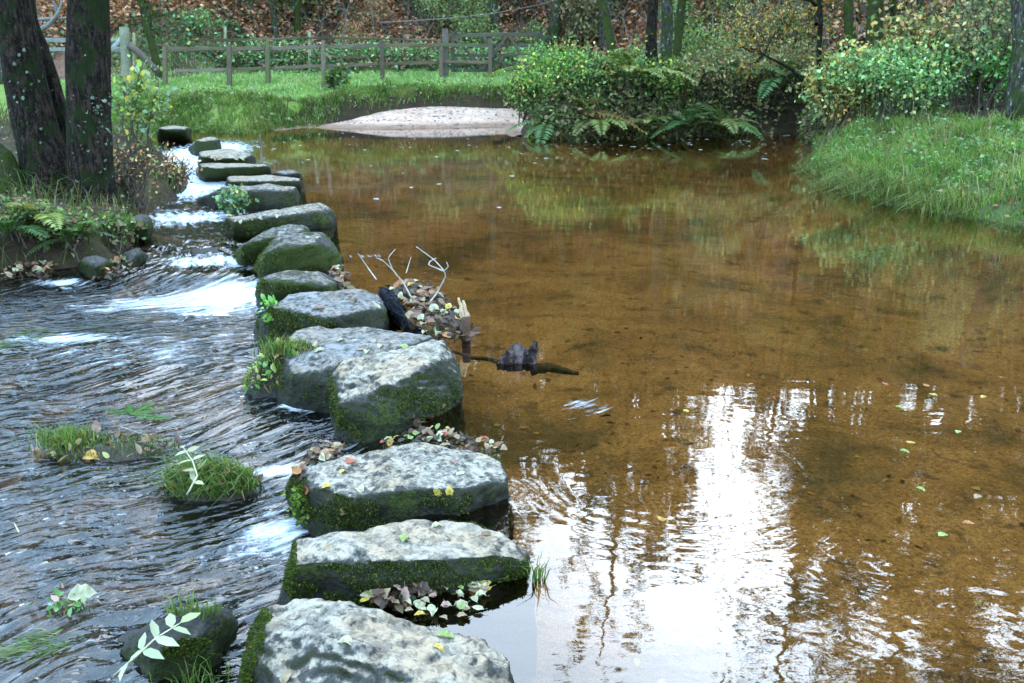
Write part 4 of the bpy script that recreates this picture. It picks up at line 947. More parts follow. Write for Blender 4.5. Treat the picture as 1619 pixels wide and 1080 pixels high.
HOL = [(3, (.06, .12, .035)), (3, (.10, .17, .06)), (2, (.18, .26, .12)), (2, (.035, .07, .025)), (1, (.25, .26, .08))]
b = G(1395, 196); Y = b[1]
bush('leafy_shrub', 'big pale green leafy shrub overhanging the water at the head of the right bank', 'shrub', b, 205/F*Y, 112/F*Y, 120/F*Y, 4200, .066, HOL, 20, M_LEAF, 'o', bare=.1)
b = G(1312, 212); Y = b[1]
bush('leafy_shrub', 'sparse light shrub reaching out over the pool at the tip of the right bank', 'shrub', b, 85/F*Y, 85/F*Y, 60/F*Y, 620, .075, HOL, 8, M_GLOSS, 'o', hang=.5)
for px, py, wp, hp, pal, lf, lab in [
    (1470, 178, 90, 100, HOL, .08, 'light green shrub just left of the lone wooden post'),
    (1560, 168, 110, 90, [(3, (.05, .13, .03)), (2, (.08, .17, .05)), (1, (.15, .2, .06))], .09, 'bright green nettle patch right of the lone wooden post'),
    (1560, 120, 170, 190, [(3, (.07, .1, .04)), (3, (.11, .13, .06)), (2, (.2, .16, .07)), (2, (.04, .06, .03))], .08, 'tall mottled olive bush at the top right, above the nettles'),
    (1640, 150, 140, 215, [(3, (.06, .09, .04)), (2, (.1, .12, .06)), (2, (.16, .14, .06))], .08, 'tall olive bush cut by the right edge of the picture'),
    (1450, 100, 130, 150, [(3, (.08, .1, .035)), (2, (.18, .13, .05)), (2, (.30, .19, .08)), (2, (.05, .06, .03))], .09, 'autumn bush with tan leaves behind the big pale green shrub'),
    (1340, 90, 120, 135, [(3, (.09, .1, .03)), (2, (.26, .17, .05)), (2, (.05, .06, .02))], .09, 'yellowing hazel bush between the crooked trunk and the mossy trunks')]:
    b = G(px, py, 10) if py > 130 else D(px, py, 17.5); b[2] = height(b[0], b[1]); Y = b[1]
    bush('bank_bush', lab, 'bush', b, wp/F*Y, hp/F*Y, 100/F*Y, 2400, lf, pal, 15)
b = G(228, 246); Y = b[1]
bush('hazel_sapling', 'yellow green leafy sapling beside the upright alder trunk', 'sapling', b, 95/F*Y, 125/F*Y, 60/F*Y, 560, .075, [(3, (.045, .085, .02)), (3, (.085, .12, .03)), (2, (.17, .15, .03)), (2, (.09, .13, .08))], 11, M_LEAF, 'o')
b = G(205, 318); Y = b[1]
bush('twiggy_bush', 'bare brown twiggy bush at the foot of the upright alder trunk', 'bush', b, 150/F*Y, 92/F*Y, 70/F*Y, 330, .045, DEADP + [(2, (.1, .14, .04))], 34, M_LEAF)
b = G(275, 300); Y = b[1]
bush('twiggy_bush', 'dense dark clump of dead stems standing in the water edge above the cascade', 'bush', b, 75/F*Y, 55/F*Y, 40/F*Y, 380, .045, DEADP + [(2, (.07, .1, .03))], 24, M_LEAF)
for px, py, wp, hp, lab in [(40, 385, 120, 70, 'ferny green undergrowth clump at the left edge under the mossy stem'), (105, 395, 110, 60, 'low straggly green plant in front of the leaning alder stem'), (170, 380, 110, 45, 'low leafy plant with dead leaves in front of the upright alder trunk')]:
    b = G(px, py); Y = b[1]
    bush('bank_plant', lab, 'plant', b, wp/F*Y, hp/F*Y, 70/F*Y, 700, .05, [(4, (.03, .06, .01)), (3, (.05, .075, .018)), (3, (.09, .065, .035)), (1, (.12, .14, .06))], 14)
HS = [[(3, (.05, .085, .03)), (2, (.09, .12, .04)), (1, (.2, .15, .06))], [(3, (.17, .085, .045)), (2, (.22, .13, .07)), (2, (.08, .09, .035))], [(3, (.09, .12, .05)), (2, (.15, .17, .08)), (1, (.26, .22, .08))], [(3, (.10, .08, .04)), (2, (.15, .11, .06)), (2, (.06, .08, .03))]]
hp = []
for k in range(58):
    while True:
        x, y = rng.uniform(-19, 17), rng.uniform(28.5, 39)
        if y > 33.6-7*float(sm((x-2.5)/6)) and abs(math.atan2(x, y)) < .56 and all((x-a)**2+(y-b_)**2 > 1.0 for a, b_ in hp): break
    hp.append((x, y)); z = float(height(x, y))
    if k < 4: protos[k] = bush('hillside_shrub', 'loose twiggy shrub among the bracken on the far hillside', 'shrub', (x, y, z), 2.0, 1.9, 1.6, 1500, .13, HS[k], 16, group='shrubs among the bracken on the hillside')
    else:
        s0 = protos[k % 4]; o_ = s0.copy(); COL.objects.link(o_); o_.location = (x, y, z-.05); o_.rotation_euler = (0, 0, rng.uniform(0, 6.28)); q_ = rng.uniform(.6, 1.25); o_.scale = (q_, q_, q_)
        for c_ in s0.children: d_ = c_.copy(); COL.objects.link(d_); d_.parent = o_
for i, (px, py, l, pal) in enumerate([(28, 392, .55, GRN), (78, 372, .6, YG), (128, 402, .45, GRN)]):
    fern(['green fern at the left edge in front of the mossy stem', 'pale fern in front of the leaning alder stem', 'small green fern at the foot of the left bank plants'][i], G(px, py)+[0, -.12, .12], 9, l, pal, 150+i, up=(.4, 1.1))
bush('meadow_tussock', 'round dark tussock on the meadow beside a fence post', 'tussock', G(532, 142), .62, .5, .5, 900, .13, [(3, (.05, .09, .025)), (2, (.10, .10, .04)), (2, (.025, .03, .015))], 8)
# ------------------------------------------------------------------ leaves
FL = {'yellow': (.42, .30, .05), 'gold': (.40, .22, .04), 'orange': (.36, .15, .05), 'red': (.30, .07, .035), 'brown': (.17, .09, .05), 'dark': (.05, .028, .018),
      'tan': (.30, .21, .12), 'pale': (.36, .34, .20), 'green': (.20, .27, .07), 'rose': (.30, .18, .14)}
LV = {}
def leaf_mesh(kind, v):
    if (kind, v) not in LV:
        m = MB(); c = np.array(FL[kind])*rng.uniform(.85, 1.15); n_ = 9
        u = np.linspace(0, 1, n_)
        wv = np.sin(np.pi*u**.8)**.8*.33*(1+.12*rng.normal(size=n_)); wv[0] = .02; wv[-1] = .01
        zc = rng.uniform(-.6, .6)*(u-.5)**2*1.8 + .05*rng.normal(size=n_)*.4; fold = rng.uniform(-.3, .6)
        vs = []
        for i in range(n_): vs += [(u[i], -wv[i], zc[i]+wv[i]*fold), (u[i], 0, zc[i]), (u[i], wv[i], zc[i]+wv[i]*fold*rng.uniform(.6, 1.4))]
        f = [[3*i+a, 3*i+a+1, 3*i+a+4, 3*i+a+3] for i in range(n_-1) for a in (0, 1)]
        cc = np.repeat(c[None], n_*3, 0)*(1+.2*rng.normal(size=(n_*3, 1))); cc[1::3] *= .8
        m.add(np.array(vs)-np.array([.5, 0, 0]), np.array(f), np.clip(cc, .005, .9))
        tube(m, curve((-.5, 0, zc[0]), (-.78, rng.normal()*.1, zc[0]+.05), 4), .012, 3, c*.7)
        o = m.build('fallen_leaf', M_DEAD); LV[(kind, v)] = o.data; bpy.data.objects.remove(o)
    return LV[(kind, v)]
from mathutils import Matrix, Vector
V3 = Vector
def leaf(p, nrm, size, kind, label, group=None, name='fallen_leaf', cat='leaf'):
    o = bpy.data.objects.new(name, leaf_mesh(kind, int(rng.integers(0, 3)))); COL.objects.link(o)
    z = V3(nrm).normalized(); x = V3(rng.normal(size=3)); x = (x-z*x.dot(z)).normalized(); y = z.cross(x)
    M = Matrix((x, y, z)).transposed().to_4x4(); M.translation = V3(p)+z*.004
    o.matrix_world = M @ Matrix.Scale(float(size), 4); return tag(o, label, cat, group)
KN = {'yellow': 'yellow', 'gold': 'golden', 'orange': 'orange', 'red': 'red', 'brown': 'brown', 'dark': 'dark brown', 'tan': 'tan', 'pale': 'pale green', 'green': 'green', 'rose': 'pinkish brown'}
for key, px, py, s, kind, lab in [
    ('s1', 543, 1012, .05, 'pale', 'pale green leaf lying on the middle of the nearest stepping stone'), ('s1', 707, 1000, .055, 'green', 'bright green leaf on the right half of the nearest stepping stone'),
    ('s1', 692, 1016, .04, 'yellow', 'small yellow leaf low on the right half of the nearest stepping stone'), ('s1', 452, 1066, .05, 'tan', 'tan leaf stuck on the mossy front of the nearest stepping stone'),
    ('s2', 516, 860, .05, 'tan', 'tan leaf on the left end of the second stepping stone'), ('s2', 640, 846, .05, 'green', 'green leaf on the middle of the second stepping stone'), ('s2', 694, 826, .045, 'pale', 'pale leaf on the back edge of the second stepping stone'),
    ('s2', 770, 838, .045, 'brown', 'brown leaf on the right end of the second stepping stone'),
    ('s3', 551, 724, .062, 'red', 'bright red leaf on the broad third stepping stone'), ('s3', 545, 740, .035, 'yellow', 'small yellow leaf just below the red leaf'), ('s3', 563, 770, .06, 'pale', 'pale green leaf near the front rim of the third stepping stone'),
    ('s3', 512, 764, .05, 'yellow', 'narrow yellow leaf left of the pale one at the third stone front rim'), ('s3', 480, 775, .04, 'red', 'red leaf on the left flank of the third stepping stone'), ('s3', 697, 783, .045, 'yellow', 'yellow leaf stuck to the front of the third stepping stone, left of two'),
    ('s3', 714, 776, .05, 'yellow', 'yellow leaf stuck to the front of the third stepping stone, right of two'), ('s3', 730, 742, .05, 'pale', 'pale leaf on the right part of the third stepping stone'), ('s3', 720, 726, .05, 'rose', 'pinkish leaf near the back right of the third stepping stone'),
    ('s3', 534, 812, .055, 'tan', 'tan leaf hanging on the dark front of the third stepping stone'),
    ('s6', 503, 480, .075, 'brown', 'curled brown leaf on the blue grey stone beside the leaf heap'), ('s6', 556, 470, .08, 'brown', 'large brown leaf in the hollow of the blue grey stone'), ('s6', 598, 474, .10, 'pale', 'big pale round leaf touching the black branch'),
    ('s6', 530, 488, .06, 'rose', 'small pinkish leaf in the middle of the blue grey stone'), ('s5', 503, 549, .07, 'pale', 'pale disc shaped leaf on the left part of the smooth grey stone'), ('s5', 640, 540, .07, 'green', 'green leaf at the right end of the smooth grey stone')]:
    p, nn = top_at(key, px, py); leaf(p, nn, s, kind, lab)
for key, lst, lab, ks in [
    ('s5', [(540, 532), (560, 530), (575, 538), (590, 533), (604, 540), (572, 546), (585, 550), (618, 535)], 'small pale leaf in the scatter on top of the smooth grey stepping stone', ['pale', 'tan', 'pale']),
    ('s10', [(375, 345), (395, 341), (415, 338), (438, 334), (460, 330), (486, 325), (500, 323)], 'small leaf in the row along the long low tilted stepping stone', ['tan', 'pale', 'rose']),
    ('s14', [(330, 240), (345, 238), (360, 240), (375, 243), (388, 246), (350, 246), (335, 248)], 'fallen leaf in the dusting on the broad pale far stepping stone', ['tan', 'yellow', 'brown', 'pale']),
    ('s8', [(500, 368), (510, 372), (490, 368)], 'tiny pale leaf on the crest of the high humped stone', ['pale', 'tan'])]:
    for px, py in lst:
        p, nn = top_at(key, px, py); leaf(p, nn, .05 if key != 's14' else .09, ks[int(rng.integers(0, len(ks)))], lab, lab)
def heap(poly, z, n_, rise, size, kinds, label, group, mulch=260, flat=False, topk=None):
    """a drift of separate leaves over dark leaf mould"""
    W_ = [P(x, y, z)[:2] for x, y in poly]; W_ = np.array(W_); c = W_.mean(0); R_ = np.sqrt(((W_-c)**2).sum(1)).max()
    def surf(q):
        e = np.clip(-sdist_poly(q[:, 0], q[:, 1], W_)/(R_*.4), 0, 1); return np.c_[q, z+rise*np.sqrt(e)]
    if mulch:
        q = surf(scatter(W_, mulch)); q[:, 2] -= rng.uniform(0, .03, mulch); m = MB(); s = size*rng.uniform(.5, 1, mulch)
        leaves(m, q, rdir(mulch, 0, .5), rdir(mulch, 1), s, s*.6, pick([(3, (.05, .028, .018)), (2, (.10, .05, .03)), (1, (.16, .10, .05)), (1, (.03, .04, .015))], mulch), 'o')
        tag(m.build('leaf_litter', M_DEAD), 'dark wet leaf litter under ' + group, kind='stuff')
    q = surf(scatter(W_, n_))
    for k in range(n_):
        kd = kinds[int(rng.integers(0, len(kinds)))]
        leaf(q[k]+np.array([0, 0, .01]), np.array([rng.normal()*.5, rng.normal()*.5-.2, 1]) if not flat else np.array([rng.normal()*.05, rng.normal()*.05, 1]), size*rng.uniform(.7, 1.25), kd, label, group)
heap([(612, 462), (640, 448), (690, 462), (720, 485), (752, 522), (735, 540), (690, 535), (640, 522), (618, 498)], .02, 88, .09, .075, ['tan', 'brown', 'pale', 'yellow', 'gold', 'brown', 'orange', 'tan', 'dark', 'tan', 'brown', 'brown', 'dark', 'pale'], 'autumn leaf in the big heap caught between the stones and the black branch', 'the big leaf heap between the stones', 700)
heap([(600, 706), (640, 690), (700, 677), (735, 690), (770, 700), (800, 712), (780, 722), (730, 714), (680, 704), (630, 708)], .09, 46, .03, .04, ['pale', 'green', 'tan', 'tan', 'brown', 'gold', 'pale', 'brown', 'tan', 'red', 'dark'], 'leaf in the drift along the back edge of the third stepping stone', 'leaves drifted along the third stone back edge', 240)
heap([(462, 745), (480, 722), (520, 705), (550, 712), (530, 724), (495, 742), (470, 762)], .085, 30, .02, .045, ['tan', 'brown', 'brown', 'dark', 'pale', 'orange', 'rose', 'tan'], 'leaf in the brown drift on the left end of the third stepping stone', 'leaves drifted on the third stone left end', 130)
heap([(640, 668), (655, 645), (690, 630), (712, 626), (708, 645), (680, 655), (655, 682)], .015, 20, .02, .055, ['red', 'brown', 'dark', 'dark', 'brown', 'brown'], 'red brown leaf wedged under the tall angular stepping stone', 'red brown leaves wedged under the tall stone', 90)
heap([(522, 428), (545, 424), (550, 440), (545, 458), (530, 452)], .08, 13, .03, .075, ['tan', 'orange', 'brown', 'pale'], 'leaf in the clump stuck to the right of the small rounded stone', 'leaves clumped beside the small rounded stone', 60)
heap([(560, 948), (610, 935), (680, 930), (770, 922), (782, 932), (760, 950), (750, 985), (700, 988), (640, 972), (590, 958)], .004, 62, .004, .038, ['pale', 'green', 'pale', 'tan', 'pale', 'yellow', 'rose'], 'leaf floating in the raft between the two nearest stepping stones', 'leaves floating between the two nearest stones', 0, True)
heap([(590, 948), (620, 936), (660, 930), (690, 933), (660, 948), (620, 955)], .01, 12, .02, .055, ['brown', 'dark', 'rose', 'tan', 'red'], 'brown leaf piled against the second stepping stone beside the floating raft', 'brown leaves piled against the second stone', 90)
heap([(5, 440), (10, 415), (60, 412), (90, 422), (75, 440)], -.02, 24, .05, .07, ['tan', 'rose', 'brown', 'pale', 'orange'], 'leaf in the bright drift at the water edge by the left picture border', 'leaves drifted at the left water edge', 160)
heap([(140, 432), (170, 440), (215, 420), (225, 400), (200, 405), (170, 420)], -.03, 22, .05, .07, ['tan', 'orange', 'pale', 'green', 'brown'], 'leaf caught on the dark rocks left of the cascade', 'leaves caught on the rocks left of the cascade', 120)
p = P(757, 926, .012); leaf(p, (0, -.3, 1), .085, 'tan', 'large curled tan leaf at the right end of the second stone waterline')
for px, py, kd in [(1085, 650, 'yellow'), (1047, 822, 'gold'), (1530, 828, 'orange'), (1455, 775, 'green'), (1430, 715, 'green'), (1465, 612, 'orange'), (1475, 624, 'yellow'), (1555, 627, 'yellow'), (1515, 682, 'green'), (1420, 645, 'green'), (1490, 845, 'green'), (1545, 785, 'tan'), (1400, 608, 'red'), (1440, 700, 'yellow')]:
    leaf(P(px, py, .002), (rng.normal()*.03, rng.normal()*.03, 1), .045, kd, 'single leaf floating flat on the open brown pool', 'single leaves floating on the open pool', 'floating_leaf')
# pale flecks drifting at the head of the pool
m = MB(); a = np.linspace(0, 2*np.pi, 9)[:-1]; m.add(np.c_[np.cos(a)*.5, np.sin(a)*.42, .02+0*a].tolist()+[(0, 0, .09)], np.array([[i, (i+1) % 8, 8] for i in range(8)]), (.52, .52, .50))
fo = m.build('foam_fleck', M_LEAF); fm = fo.data; bpy.data.objects.remove(fo)
for k in range(105):
    if k < 80: px, py = rng.uniform(430, 1250), 208+abs(rng.normal())*26
    elif k < 100: px, py = rng.uniform(800, 1240), 222+abs(rng.normal())*8
    else: px, py = rng.uniform(480, 1150), rng.uniform(260, 390)
    q = P(px, py, .001)
    if sdist_poly(q[:1], q[1:2], SHORE)[0] > -.15 or sdist_line(q[:1], q[1:2], LINE)[0] < .8: continue
    o = bpy.data.objects.new('foam_fleck', fm); COL.objects.link(o); o.location = q; s = rng.uniform(.03, .085); o.scale = (s*rng.uniform(1, 1.5), s, s*.25); o.rotation_euler = (0, 0, rng.uniform(0, 6))
    tag(o, 'small white fleck of foam drifting on the dark far end of the pool', 'foam fleck', 'white flecks on the far end of the pool')
# ------------------------------------------------------------------ wood and twigs caught on the stones
def twig_thing(name, label, paths, depth, r, col, cat='twig', mat=M_TWIG):
    m = MB(); b = D(*paths[0][0], depth)
    for i, pth in enumerate(paths):
        q = np.array([D(x, y, depth+.05*math.sin(k*1.7+i)) for k, (x, y) in enumerate(pth)])
        k = np.linspace(0, len(q)-1, 6*len(q)); q = np.stack([np.interp(k, np.arange(len(q)), q[:, j]) for j in range(3)], 1)
        for _ in range(3): q[1:-1] = (q[:-2]+2*q[1:-1]+q[2:])/4
        tube(m, q, np.linspace(r, r*.35, len(q)), 6, col)
    return tag(m.build(name, mat, None, b), label, cat)
TW = (.40, .35, .29); hy = float(P(680, 480, .06)[1])
twig_thing('twig', 'long pale twig curling up with a loop near its tip above the leaf heap', [[(678, 480), (692, 462), (705, 437), (702, 428), (687, 411), (658, 390)], [(702, 429), (690, 424), (677, 419), (680, 413), (690, 408)], [(702, 429), (709, 422), (706, 414)]], hy, .0065, TW)
twig_thing('twig', 'forked pale twig rising from the middle of the leaf heap', [[(650, 470), (638, 447), (622, 429), (613, 408), (625, 394)], [(626, 432), (616, 422), (604, 411), (595, 408)]], hy-.05, .0055, TW)
twig_thing('twig', 'short straight pale twig leaning right, behind the leaf heap', [[(642, 432), (650, 406)]], hy, .0045, TW)
twig_thing('twig', 'straight pale twig leaning left over the white water behind the leaf heap', [[(595, 442), (582, 424), (566, 401)]], hy+.2, .0055, TW)
twig_thing('twig', 'reddish twig lying across the foot of the black branch', [[(594, 504), (610, 512), (628, 524)]], hy-.35, .008, (.16, .07, .045))
wb_ = stone('wb', [(598, 452, .20), (608, 450, .20), (624, 474, .17), (640, 490, .13), (650, 512, .08), (634, 506, .10), (614, 480, .16)], [(600, 468, .06), (616, 500, .03), (650, 526, .0), (670, 530, .0), (655, 508, .0), (625, 474, .06)],
            'black wet broken branch lying against the heap of autumn leaves', M_BLACK, .008, .035, 1, 404, 0, None, 'wet_branch', 'branch', crag=.03, deep=.04)
b = P(738, 548, -.05); Y = b[1]; st_ = empty('broken_stake', b, 'pale split stake standing upright at the right end of the leaf heap', 'stake')
m = MB(); tube(m, curve(b-np.array([0, 0, .1]), D(736, 500, Y), 6), np.linspace(.028, .03, 6), 8, (.09, .045, .025), rough=.15); m.build('shaft', M_WOOD, st_, b)
for (x0, y0), (x1, y1) in (((733, 503), (725, 471)), ((739, 503), (732, 475))):
    m = MB(); tube(m, curve(D(x0, y0, Y), D(x1, y1, Y), 6, wob=.006), np.linspace(.02, .007, 6), 7, (.42, .29, .17), rough=.15); m.build('splinter', M_WOOD, st_, b)
twig_thing('stick', 'thin grey stick standing upright in the water by the far stones', [[(415, 270), (413, 240), (411, 212)]], float(P(415, 266, 0)[1]), .022, (.16, .13, .12), 'stick')
b = P(815, 570, 0); Y = b[1]; dw = empty('driftwood', b, 'gnarled dark purple brown driftwood stub sticking out of the pool', 'driftwood')
for k_, (tp_, bs_) in enumerate([([(800, 560, .05), (817, 540, .13), (824, 543, .12), (838, 553, .08), (840, 560, .05)], [(784, 574, 0), (806, 577, 0), (848, 576, 0), (846, 568, 0), (796, 567, 0)]),
        ([(835, 554, .09), (846, 541, .12), (848, 551, .07)], [(826, 574, 0), (845, 576, 0), (850, 570, 0), (830, 567, 0)])]):
    so_ = stone('dw%d' % k_, tp_, bs_, None, M_DRIFT, .006, .018, 1, 300+k_, 0, None, 'stub', None, crag=.02, deep=.05); wl_ = so_.location.copy(); so_.parent = dw; so_.location = wl_-Vector(b)
m = MB(); tube(m, curve(P(715, 556, -.035), P(796, 572, -.012), 10, wob=.008), np.linspace(.008, .018, 10), 9, (.08, .065, .06), rough=.3, seed=3); m.build('root', M_WET, dw, b)
m = MB(); q = curve(P(840, 584, -.05), P(915, 589, -.05), 14, (0, 0, .02), .008, 5); tube(m, q-[0, 0, .006], np.linspace(.034, .012, 14), 10, (.05, .05, .04), rough=.3, seed=21); tag(m.build('sunken_log', M_WET, None, q[7]), 'dark log just breaking the pool surface right of the driftwood stub', 'log')
m = MB(); q = curve(P(1590, 345, .03), P(1680, 352, .05), 8, wob=.02); tube(m, q, .035, 8, (.04, .035, .03), rough=.2); tag(m.build('fallen_stick', M_TWIG, None, q[2]), 'dark stick lying at the water edge at the far right', 'stick')
twig_thing('dead_branch', 'bleached grey dead branch lying between the two alder trunks', [[(40, 34), (70, 30), (112, 28)], [(62, 48), (78, 38), (92, 22), (100, -6)], [(92, 22), (84, 2)]], 17.0, .045, (.15, .15, .13), 'branch', M_WOOD)
twig_thing('dead_branch', 'thin grey branch slanting across the rusty hillside above the gate', [[(600, 36), (700, 30), (780, 22), (860, 6), (910, -10)], [(780, 22), (800, 4)]], 30.5, .022, (.13, .12, .10), 'branch')
# ------------------------------------------------------------------ plants growing on the stones and in the stream
def mound(parent, o, c, rx, ry, h_, seed=0, col=(.035, .025, .015)):
    m = MB(); nu, nv = 40, 14; u = np.linspace(0, 2*np.pi, nu, endpoint=False); v = np.linspace(0, 1, nv)
    U, Vv = np.meshgrid(u, v); rr_ = (1-Vv)*(1+.25*fbm(np.cos(U)*1.5+seed, np.sin(U)*1.5, Vv*0, 3, seed)); z = h_*np.sin(Vv*np.pi/2)**.8*1.0-.12*(1-Vv)**3
    x = c[0]+rx*rr_*np.cos(U); y = c[1]+ry*rr_*np.sin(U); z = c[2]+z+.25*h_*fbm(x*14, y*14, None, 3, seed)
    ii = np.arange(nu*nv).reshape(nv, nu); f = np.stack([ii[:-1], np.roll(ii[:-1], -1, 1), np.roll(ii[1:], -1, 1), ii[1:]], -1).reshape(-1, 4)
    m.add(np.stack([x, y, z], -1).reshape(-1, 3), f, col); m.build('mound', M_WET, parent, o)
    def surf(n_, a0=0, a1=2*np.pi):
        a = rng.uniform(a0, a1, n_); r_ = np.sqrt(rng.random(n_))*.95; return np.c_[c[0]+rx*r_*np.cos(a), c[1]+ry*r_*np.sin(a), c[2]+h_*np.sin((1-r_)*np.pi/2)**.8]
    return surf
BG = [(3, (0.080, 0.145, 0.018)), (3, (0.120, 0.178, 0.036)), (2, (0.048, 0.086, 0.013)), (1, (0.176, 0.165, 0.054))]
def tuft(parent, o, pts, L, W, pal=BG, lean=.9, name='grass', dirv=None):
    m = MB(); n_ = len(pts); blades(m, pts, rng.uniform(L*.5, L*1.15, n_), W, pick(pal, n_), lean, dirv); m.build(name, M_GRASS, parent, o)
def herb(parent, o, pts, s, pal, name='leaves_cluster'):
    m = MB(); n_ = len(pts); ss = s*rng.uniform(.6, 1.3, n_); leaves(m, pts, rdir(n_, .2), rdir(n_, .9), ss, ss*.6, pick(pal, n_), 'o'); m.build(name, M_GLOSS, parent, o)
# island 1
c = PW(165, 715); t = empty('grassy_islet', c, 'small islet of bright grass, dead leaves and a fern frond in the stream at left', 'islet')
s_ = mound(t, c, c, .40, .15, .05, 3)
c2 = PW(110, 712); tuft(t, c, c2+np.c_[rng.normal(size=(420, 2))*[.075, .05], np.full(420, .03)], .12, .005)
q = s_(500); tuft(t, c, q, .05, .005, [(3, (.05, .09, .015)), (2, (.12, .10, .05)), (2, (.10, .17, .03))])
herb(t, c, s_(60)+[0, 0, .012], .05, [(2, (.2, .1, .05)), (2, (.3, .22, .12)), (1, (.08, .04, .02)), (1, (.35, .3, .1))], 'dead_leaves')
fern('bright green fern sprig growing on the small grassy islet', P(212, 690, -.10), 5, .27, [(3, (.06, .14, .025)), (2, (.045, .11, .02))], 71, 'fern_sprig', az=1.3, spread=3.4, up=(.5, 1.0), wid=.13)
leaf(PW(157, 704)+[0, 0, .09], (-.1, -.9, .5), .075, 'rose', 'pale pinkish upright leaf on the front of the small grassy islet')
leaf(PW(145, 730)+[0, 0, .03], (0, -.5, 1), .09, 'gold', 'golden leaf at the waterline of the small grassy islet')
twig_thing('twig', 'grey twig reaching from the small islet down to the mossy hummock', [[(190, 675), (235, 690), (270, 706), (300, 722)]], float(PW(240, 705)[1]), .006, (.25, .22, .2))
# island 2
c = PW(335, 775); t = empty('mossy_hummock', c, 'round hummock of dark moss and bright green blades in the stream', 'hummock')
s_ = mound(t, c, c, .24, .15, .10, 8)
q = s_(300); tuft(t, c, q, .15, .005, BG, 1.8, 'trailing_grass', (-.6, -.5, 0))
q = s_(800); tuft(t, c, q, .055, .005, [(3, (.04, .09, .012)), (3, (.07, .15, .02)), (3, (.03, .03, .012)), (1, (.14, .09, .04))], 1.6, dirv=(.2, -.6, 0))
q = s_(260, 4.0, 6.2); tuft(t, c, q, .09, .006, BG, 1.5, 'bright_grass', (-.1, -.8, 0))
herb(t, c, s_(40)+[0, 0, .02], .045, [(2, (.28, .08, .04)), (2, (.3, .24, .14)), (1, (.08, .04, .02))], 'dead_leaves')
def leaf_spray(label, pts, depthz, L, W, pal, npair):
    q = np.array([P(x, y, z-.12) for (x, y), z in zip(pts, depthz)]); k = np.linspace(0, len(q)-1, npair*2+2); c = np.stack([np.interp(k, np.arange(len(q)), q[:, j]) for j in range(3)], 1)
    t = empty('leaf_spray', c[0], label, 'leaf spray'); m = MB(); tube(m, c, np.linspace(.005, .002, len(c)), 5, (.42, .40, .24)); m.build('stalk', M_TWIG, t, c[0])
    tn = unit(np.gradient(c, axis=0)); up = np.array([0, -.35, 1.0])
    for i in range(2, len(c)-1, 2):
        for sg in (-1, 1):
            s = unit(np.cross(tn[i], up))*sg; m = MB(); leaves(m, c[i:i+1], (s+tn[i]*.55)[None], (up+rng.normal(size=3)*.35)[None], np.array([L*rng.uniform(.8, 1.15)]), np.array([W]), pick(pal, 1), 'o'); m.build('leaflet', M_DEAD, t, c[0])
    m = MB(); leaves(m, c[-1:], tn[-1:], up[None], np.array([L]), np.array([W]), pick(pal, 1), 'o'); m.build('leaflet', M_DEAD, t, c[0])
PL = [(3, (.27, .26, .14)), (2, (.22, .22, .10)), (1, (.32, .28, .2))]
leaf_spray('dried cream leaf spray draped over the top of the mossy hummock', [(296, 782), (312, 752), (304, 728), (290, 708)], (.08, .16, .20, .17), .07, .026, PL, 4)
leaf_spray('pale green ash leaf spray lying across the low black rock', [(182, 1068), (215, 1038), (245, 1010), (285, 985)], (.02, .15, .19, .20), .075, .034, [(3, (.24, .30, .14)), (2, (.32, .34, .2))], 4)
# plants on rock r1 and round about
def sprig(name, label, px, py, z, n_, L, W, spread, pal=BG, cat='grass tuft', lean=.7, dirv=None, base=None, upk=1.0):
    b = PW(px, py)+[0, 0, z] if base is None else base; m = MB(); q = b+np.c_[rng.normal(size=(n_, 2))*spread, np.zeros(n_)]
    blades(m, q, rng.uniform(L*.5, L*1.1, n_), W, pick(pal, n_), lean, dirv, upk); return tag(m.build(name, M_GRASS, None, b), label, cat)
sprig('grass_tuft', 'small green grass tuft on top of the low black rock', 0, 0, 0, 34, .10, .005, .022, base=top_at('r1', 292, 966)[0])
sprig('grass_tuft', 'leaning green sprout on the right shoulder of the low black rock', 0, 0, 0, 22, .06, .007, .018, base=top_at('r1', 330, 968)[0], dirv=(.8, 0, 0))
sprig('grass_tuft', 'tall fine green grass rising from the stream beside the nearest stepping stone', 318, 1085, -.02, 60, .17, .004, .05)
sprig('grass_tuft', 'single green grass tuft at the right tip of the second stepping stone', 851, 918, -.01, 30, .12, .005, .014)
sprig('water_weed', 'flat trailing green weed in the stream near the bottom left corner', 70, 1022, .0, 130, .16, .006, .05, lean=2.2, cat='weed', upk=.10, dirv=(-1, -.3, -.2))
sprig('water_weed', 'bright green weed streaming in the current at the left edge', 48, 532, .0, 170, .30, .010, .09, lean=2.2, cat='weed', upk=.10, dirv=(-1, -.5, -.2))
sprig('water_weed', 'olive weed streaming just under the surface right of the bright weed', 140, 515, -.03, 160, .34, .010, .12, lean=2.4, cat='weed', upk=.10, dirv=(1, .35, -.3), pal=[(2, (.07, .14, .04)), (2, (.14, .15, .05))])
c = PW(110, 960); t = empty('leafy_sprig', c, 'small green plant with a dead pink leaf standing in the stream', 'plant')
tuft(t, c, c+np.c_[rng.normal(size=(40, 2))*.03, np.zeros(40)], .05, .006); herb(t, c, c+np.c_[rng.normal(size=(30, 2))*[.05, .03], rng.uniform(.01, .04, 30)], .035, [(3, (.09, .22, .04)), (1, (.3, .18, .14)), (1, (.3, .34, .16))], 'foliage')
leaf(PW(132, 955)+[0, 0, .04], (.2, -.5, 1), .10, 'pale', 'pale yellowish leaf resting on the small green plant in the stream')
twig_thing('twig', 'small pale twig poking out of the stream near the left edge', [[(30, 842), (22, 826)]], float(PW(30, 842)[1]), .004, (.45, .38, .25))
